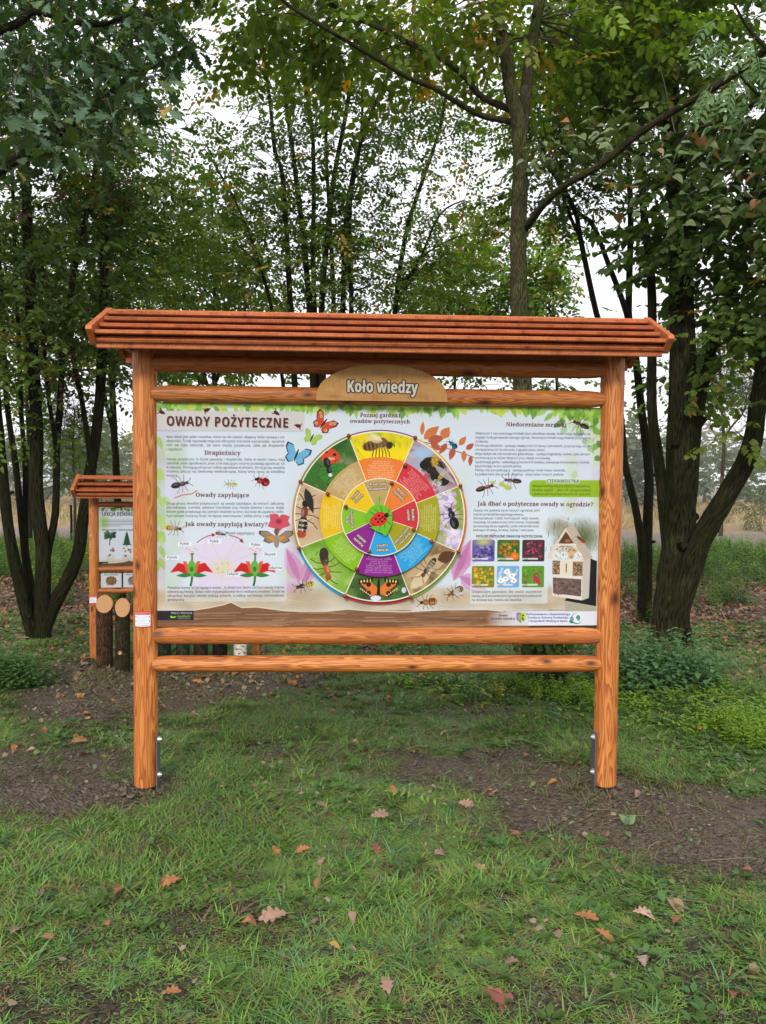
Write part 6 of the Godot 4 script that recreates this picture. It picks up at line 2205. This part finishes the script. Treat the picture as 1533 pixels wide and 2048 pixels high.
		tint.append([Color(0.10, 0.065, 0.04), Color(0.17, 0.11, 0.07), Color(0.07, 0.06, 0.045), Color(0.13, 0.17, 0.06), Color(0.09, 0.13, 0.05), Color(0.24, 0.18, 0.12), Color(0.12, 0.15, 0.10)][rng.randi() % 7])
	tag(copies("plant_scraps", scrap.commit(), M.litter, where, tint), "trodden scraps of leaves and blades in grass and mud", "leaf litter")
	# dead stalks and straws
	where = []; tint = []
	var straw := start()
	tube(straw, [Vector3(-0.5, 0, 0), Vector3(-0.1, 0.03, 0.03), Vector3(0.25, 0.02, -0.02), Vector3(0.5, 0.0, 0.03)], [0.008, 0.008, 0.006, 0.003], 4)
	for p in scatter(580, 1.6, 8.0, func(_x: float, _z: float) -> float: return 0.5):
		var s := rng.randf_range(0.08, 0.30)
		where.append(Transform3D(Basis(Vector3.UP, rng.randf() * TAU).scaled_local(Vector3(s, 0.2, 0.2)), p + Vector3(0, 0.012, 0)))
		tint.append(Color(0.30, 0.24, 0.13).lerp(Color(0.12, 0.08, 0.05), rng.randf()))
	tag(copies("straw_litter", straw.commit(), M.litter, where, tint), "thin dead stalks lying in grass and mud", "straw")
	# dry meadow beyond the field
	var hay := [tuft(21, 34, 0.35, 0.5, 1.0, 0.9, 1.5, 0.014), tuft(22, 30, 0.4, 0.4, 0.8, 0.8, 1.45, 0.014)]
	var meadow := mass("dry_grass", "tall straw-coloured meadow grass beyond the ploughed strip", "grass")
	for k in 2:
		where = []; tint = []
		for p in scatter(2600, 25.2, 62.0, func(_x: float, _z: float) -> float: return 0.7, 4.0):
			where.append(Transform3D(Basis(Vector3.UP, rng.randf() * TAU).scaled_local(Vector3.ONE * rng.randf_range(0.6, 1.2)), p))
			tint.append(Color(0.46, 0.34, 0.17).lerp(Color(0.58, 0.44, 0.23), rng.randf()) if rng.randf() < 0.82 else Color(0.16, 0.18, 0.07))
		copies("blades", hay[k], M.blades, where, tint, meadow)
	# woods on the horizon
	var woods := mass("far_woods", "hazy grey-green woods along the horizon", "woods")
	for k in 2:
		where = []; tint = []
		for i in 2600:
			var d := rng.randf_range(62.0, 84.0)
			var px := rng.randf_range(-500, 2030)
			var top := 880.0 + patches.get_noise_2d(px * 0.02, 5.0) * 70.0 + patches.get_noise_2d(px * 0.09, 9.0) * 30.0
			var p := at(px, lerpf(975.0, top, sqrt(rng.randf())), d)
			where.append(Transform3D(face_basis(Vector3(rng.randfn(), rng.randfn() * 0.4, rng.randfn()), Vector3.UP).scaled_local(Vector3.ONE * rng.randf_range(1.8, 3.4)), p))
			tint.append(shades("grey") * 1.25 if rng.randf() < 0.8 else Color(0.26, 0.21, 0.11))
		copies("foliage", M.far_spray[k], M.leaves, where, tint, woods)


func bush(label: String, px: float, py: float, d: float, blobs: Array, kind_sprays: Array, called := "bush"):
	var base := at(px, py, d)
	base.y = ground_y(base.x, base.z)
	var root := thing(called, base, label, "bush")
	var st := start()
	var where := [[], []]
	var tint := [[], []]
	for b in blobs:
		var c := at(b[0], b[1], d) - base
		for i in b[4]:
			var u := Vector3(rng.randfn(), rng.randfn(), rng.randfn()).normalized() * pow(rng.randf(), 0.45)
			var p := c + Vector3(u.x * b[2] / F * d, u.y * b[3] / F * d, u.z * b[2] / F * d)
			if i % 9 == 0:
				tube(st, [Vector3(p.x * 0.15, 0, p.z * 0.15), p * 0.5 + Vector3(0, 0.1, 0), p], [0.012, 0.009, 0.004], 4)
			var k: int = i % 2
			where[k].append(Transform3D(face_basis(u * 0.7 + Vector3(rng.randfn(), 0.5 * rng.randfn() + 0.3, rng.randfn()) * 0.5, Vector3(0.1, 1, 0.1)).scaled_local(Vector3.ONE * b[6] * rng.randf_range(0.8, 1.2)), p))
			tint[k].append(shades(b[5]))
	obj("stems", st.commit(), M.twig, root).set_meta("kind", "stuff")
	for k in 2:
		copies("foliage", kind_sprays[k], M.leaves, where[k], tint[k], root)


func plants():
	rng.seed = 505
	bush("grey-green willow bush at the meadow's edge by the right picture edge", 1520, 1062, 27.0, [[1520, 1010, 34, 40, 60, "grey", 2.2]], M.narrow)
	bush("rounded olive bush in the dry meadow between the board's post and right trunks", 1262, 1010, 44.0, [[1262, 920, 44, 70, 80, "grey", 3.0], [1300, 950, 40, 50, 50, "grey", 3.0]], M.far_spray)
	bush("tall pale bush in the meadow left of the small board", 205, 1015, 42.0, [[206, 930, 44, 60, 70, "grey", 2.8], [150, 960, 40, 40, 40, "grey", 2.8]], M.far_spray)
	bush("brownish bush on the meadow right of the small board's roof ridge", 255, 1000, 46.0, [[256, 920, 34, 44, 50, "yellowing", 2.8]], M.far_spray)
	bush("hazy bush at far left beyond the field", 20, 1010, 40.0, [[14, 960, 60, 44, 60, "grey", 2.8]], M.far_spray)
	bush("hazy low thicket seen between the two big right trunks", 1420, 1000, 48.0, [[1420, 940, 40, 40, 50, "grey", 2.8], [1500, 950, 50, 36, 50, "grey", 2.8]], M.far_spray)
	var nettle := [weed(31, 6, 0.30, 0.085), weed(32, 7, 0.36, 0.075)]
	var shots := [
		["leafy green nettle clump at the foot of the massive right tree", 1320, 1372, "pale", 23, 0.46, 1.1],
		["dark green leafy plant at the left picture edge beside the mud", 8, 1372, "nettle", 17, 0.28, 0.8],
		["lime-green young plant in the weeds at the right picture edge", 1490, 1462, "lime", 12, 0.22, 0.5],
		["second lime-green plant, lower and nearer at the right edge", 1512, 1492, "lime", 8, 0.16, 0.45],
		["low green weed patch under the lower rail beside the ivy-clad trunk", 1140, 1398, "lime", 14, 0.3, 0.40],
		["dark weed patch under the lower rail, left of the ivy-clad trunk", 1040, 1378, "bright", 14, 0.32, 0.42]]
	for s in shots:
		var p := foot(s[1], s[2])
		var root := thing("weed_clump", p, s[0], "plant")
		for k in 2:
			var where := []
			var tint := []
			for i in s[4]:
				var q := Vector3(rng.randfn() * s[5] * 0.5, 0, rng.randfn() * s[5] * 0.35)
				where.append(Transform3D(Basis(Vector3.UP, rng.randf() * TAU).scaled_local(Vector3.ONE * s[6] * rng.randf_range(0.75, 1.15)), q))
				tint.append(shades(s[3]))
			copies("foliage", nettle[k], M.leaves, where, tint, root)
	# single tussocks
	var tus := tuft(41, 70, 0.07, 0.12, 0.26, 0.7, 1.4, 0.004)
	var tussocks := [["bluish grass tussock below the lower rail, right of its middle", 945, 1405, 0.95, Color(0.06, 0.14, 0.06)], ["fresh grass tussock in the foreground, right of the lowest orange leaf", 530, 1985, 0.55, Color(0.12, 0.20, 0.05)], ["long-bladed grass tussock left of the board's middle below the lower rail", 460, 1420, 0.8, Color(0.085, 0.16, 0.04)], ["yellowish grass tussock in the foreground below the orange leaf pair", 545, 1760, 0.5, Color(0.12, 0.18, 0.05)], ["grass tussock right beside the left post's steel bracket", 350, 1450, 0.7, Color(0.08, 0.16, 0.04)], ["grass tussock in front of the left post's foot", 400, 1590, 0.6, Color(0.10, 0.18, 0.045)]]
	for t in tussocks:
		var p := foot(t[1], t[2])
		var mat := M.tussock.duplicate() as StandardMaterial3D
		mat.albedo_color = (t[4] as Color).linear_to_srgb()
		var o := obj("grass_tussock", tus, mat)
		o.position = p
		o.scale = Vector3.ONE * t[3]
		tag(o, t[0], "grass tussock", "grass tussocks")
	# a torn sprig of ash leaves on the lawn and a pale dock leaf in the mud
	var sprig_at := foot(835, 1600)
	var sp := thing("leaf_sprig", sprig_at, "torn yellow-green sprig lying on the lawn in front of the board", "sprig")
	for k in 3:
		var o := obj("leaf", pinnate_leaf(70 + k, 3, 0.13, Color(0.20, 0.28, 0.07)), M.big_leaves, sp)
		o.transform = Transform3D(face_basis(Vector3(-0.9 + k * 0.7, 0.35 - k * 0.1, 0.2 * k), Vector3(0, 1, 0.4)), Vector3(0, 0.03, 0))
	var dock_at := foot(1256, 1652)
	var dk := thing("seedling", dock_at, "pale silvery seedling in the mud right of the right post", "seedling")
	for k in 4:
		var o := obj("leaf", big_leaf("ovate", 0.055, 0.4, Color(0.17, 0.25, 0.12), 80 + k), M.big_leaves, dk)
		o.transform = Transform3D(face_basis(Vector3(cos(k * 1.9), 0.9, sin(k * 1.9)), Vector3(0, 0.4, 1)), Vector3(0, 0.01, 0))
	# a thin stake at the field's edge
	var stake := start()
	var sa := foot(143, 1100)
	tube(stake, [Vector3(0, -0.1, 0), Vector3(0.01, 0.6, 0), Vector3(0, 1.0, 0)], [0.028, 0.026, 0.024], 8, true)
	var so := obj("fence_stake", stake.commit(), M.bark_dark)
	so.position = sa
	tag(so, "thin dark stake at the field's edge beside the small board", "stake")


func fallen_leaves():
	rng.seed = 707
	var orange := Color(0.29, 0.125, 0.052)
	var tan_ := Color(0.28, 0.175, 0.125)
	var brown := Color(0.22, 0.105, 0.055)
	var red := Color(0.20, 0.075, 0.05)
	var list := [
		[365, 1770, 0.085, orange, "bright orange oak leaf at the centre of the lower left lawn"], [577, 1840, 0.105, tan_, "big pinkish-tan oak leaf in the lower left lawn"], [547, 1704, 0.06, orange, "small orange leaf, left one of a pair below the board's middle"], [620, 1708, 0.06, Color(0.34, 0.14, 0.06), "small rust leaf, right one of a pair below the board's middle"],
		[740, 1646, 0.10, tan_, "pinkish oak leaf on the grass straight below the board's middle"], [747, 1697, 0.055, red, "small reddish leaf just below the pinkish oak leaf"], [217, 1865, 0.05, orange, "small upright orange leaf in the lower left lawn"], [322, 2004, 0.06, orange, "orange lobed leaf at the bottom edge, left part"],
		[493, 1847, 0.045, brown, "brown leaf lying left of the big pinkish-tan leaf"], [503, 1855, 0.035, orange, "tiny orange leaf touching the brown leaf in the lower left lawn"], [230, 1802, 0.07, brown, "curled brown leaf left of the bright orange oak leaf"], [87, 1789, 0.06, orange, "orange-brown leaf near the left edge of the lawn"],
		[22, 1882, 0.07, tan_, "tan leaf at the left picture edge"], [110, 1890, 0.05, brown, "rusty curled leaf near the tan leaf at the left edge"], [635, 1770, 0.05, brown, "brown leaf upright in the grass right of the bright orange oak leaf"], [702, 1837, 0.05, tan_, "small tan leaf right of the big pinkish-tan leaf"],
		[766, 1970, 0.07, tan_, "crumpled tan leaf at the bottom edge near the middle"], [868, 1720, 0.085, tan_, "tan oak leaf on the grass left of the right mud patch"], [946, 1742, 0.065, Color(0.30, 0.17, 0.11), "brownish leaf right of the tan oak leaf"], [1148, 1842, 0.085, orange, "orange oak leaf in the lower right lawn"],
		[1191, 1873, 0.06, orange, "orange leaf just below the orange oak leaf at lower right"], [1266, 1838, 0.085, Color(0.36, 0.25, 0.17), "pale tan oak leaf in the lower right lawn"], [1348, 1862, 0.07, brown, "flat brown leaf right of the pale tan oak leaf"], [966, 1994, 0.12, red, "large dark reddish oak leaf at the bottom edge, right of the middle"],
		[1466, 2014, 0.07, red, "red-orange leaf in the lower right corner"], [916, 1615, 0.08, tan_, "tan leaf beside the torn green sprig"], [1503, 1752, 0.045, orange, "orange-brown leaf on the right mud near the picture edge"], [1041, 1678, 0.045, red, "small dark red leaf at the mud's left edge"],
		[142, 1495, 0.11, Color(0.30, 0.15, 0.06), "broad rust-brown leaf on the left mud"], [155, 1516, 0.08, brown, "dark brown leaf just below the rust-brown leaf on the left mud"], [1323, 1510, 0.10, Color(0.34, 0.17, 0.11), "forked pinkish leaf on the mud right of the right post"], [1398, 1460, 0.06, Color(0.45, 0.27, 0.04), "golden leaf in the green weeds at the right"],
		[786, 1580, 0.07, orange, "orange leaf on bare earth below the wheel"], [660, 1900, 0.04, Color(0.35, 0.22, 0.06), "small yellow leaf in the lower middle lawn"], [1290, 1950, 0.07, Color(0.30, 0.22, 0.17), "greyish curled leaf in the lower right weeds"]]
	for k in list.size():
		var q: Array = list[k]
		var p := foot(q[0], q[1])
		var o := obj("fallen_leaf", big_leaf("oak" if q[2] > 0.052 else "ovate", q[2], [0.5, 0.2, 0.8][k % 3], q[3], 200 + k), M.litter)
		var yaw := rng.randf() * TAU
		o.transform = Transform3D(face_basis(Vector3(cos(yaw), 0.12, sin(yaw)), Vector3(rng.randfn() * 0.15, 1, 0.35 + rng.randfn() * 0.15)), p + Vector3(0, 0.026, 0))
		tag(o, q[4], "fallen leaf", "fallen leaves on the lawn and mud")
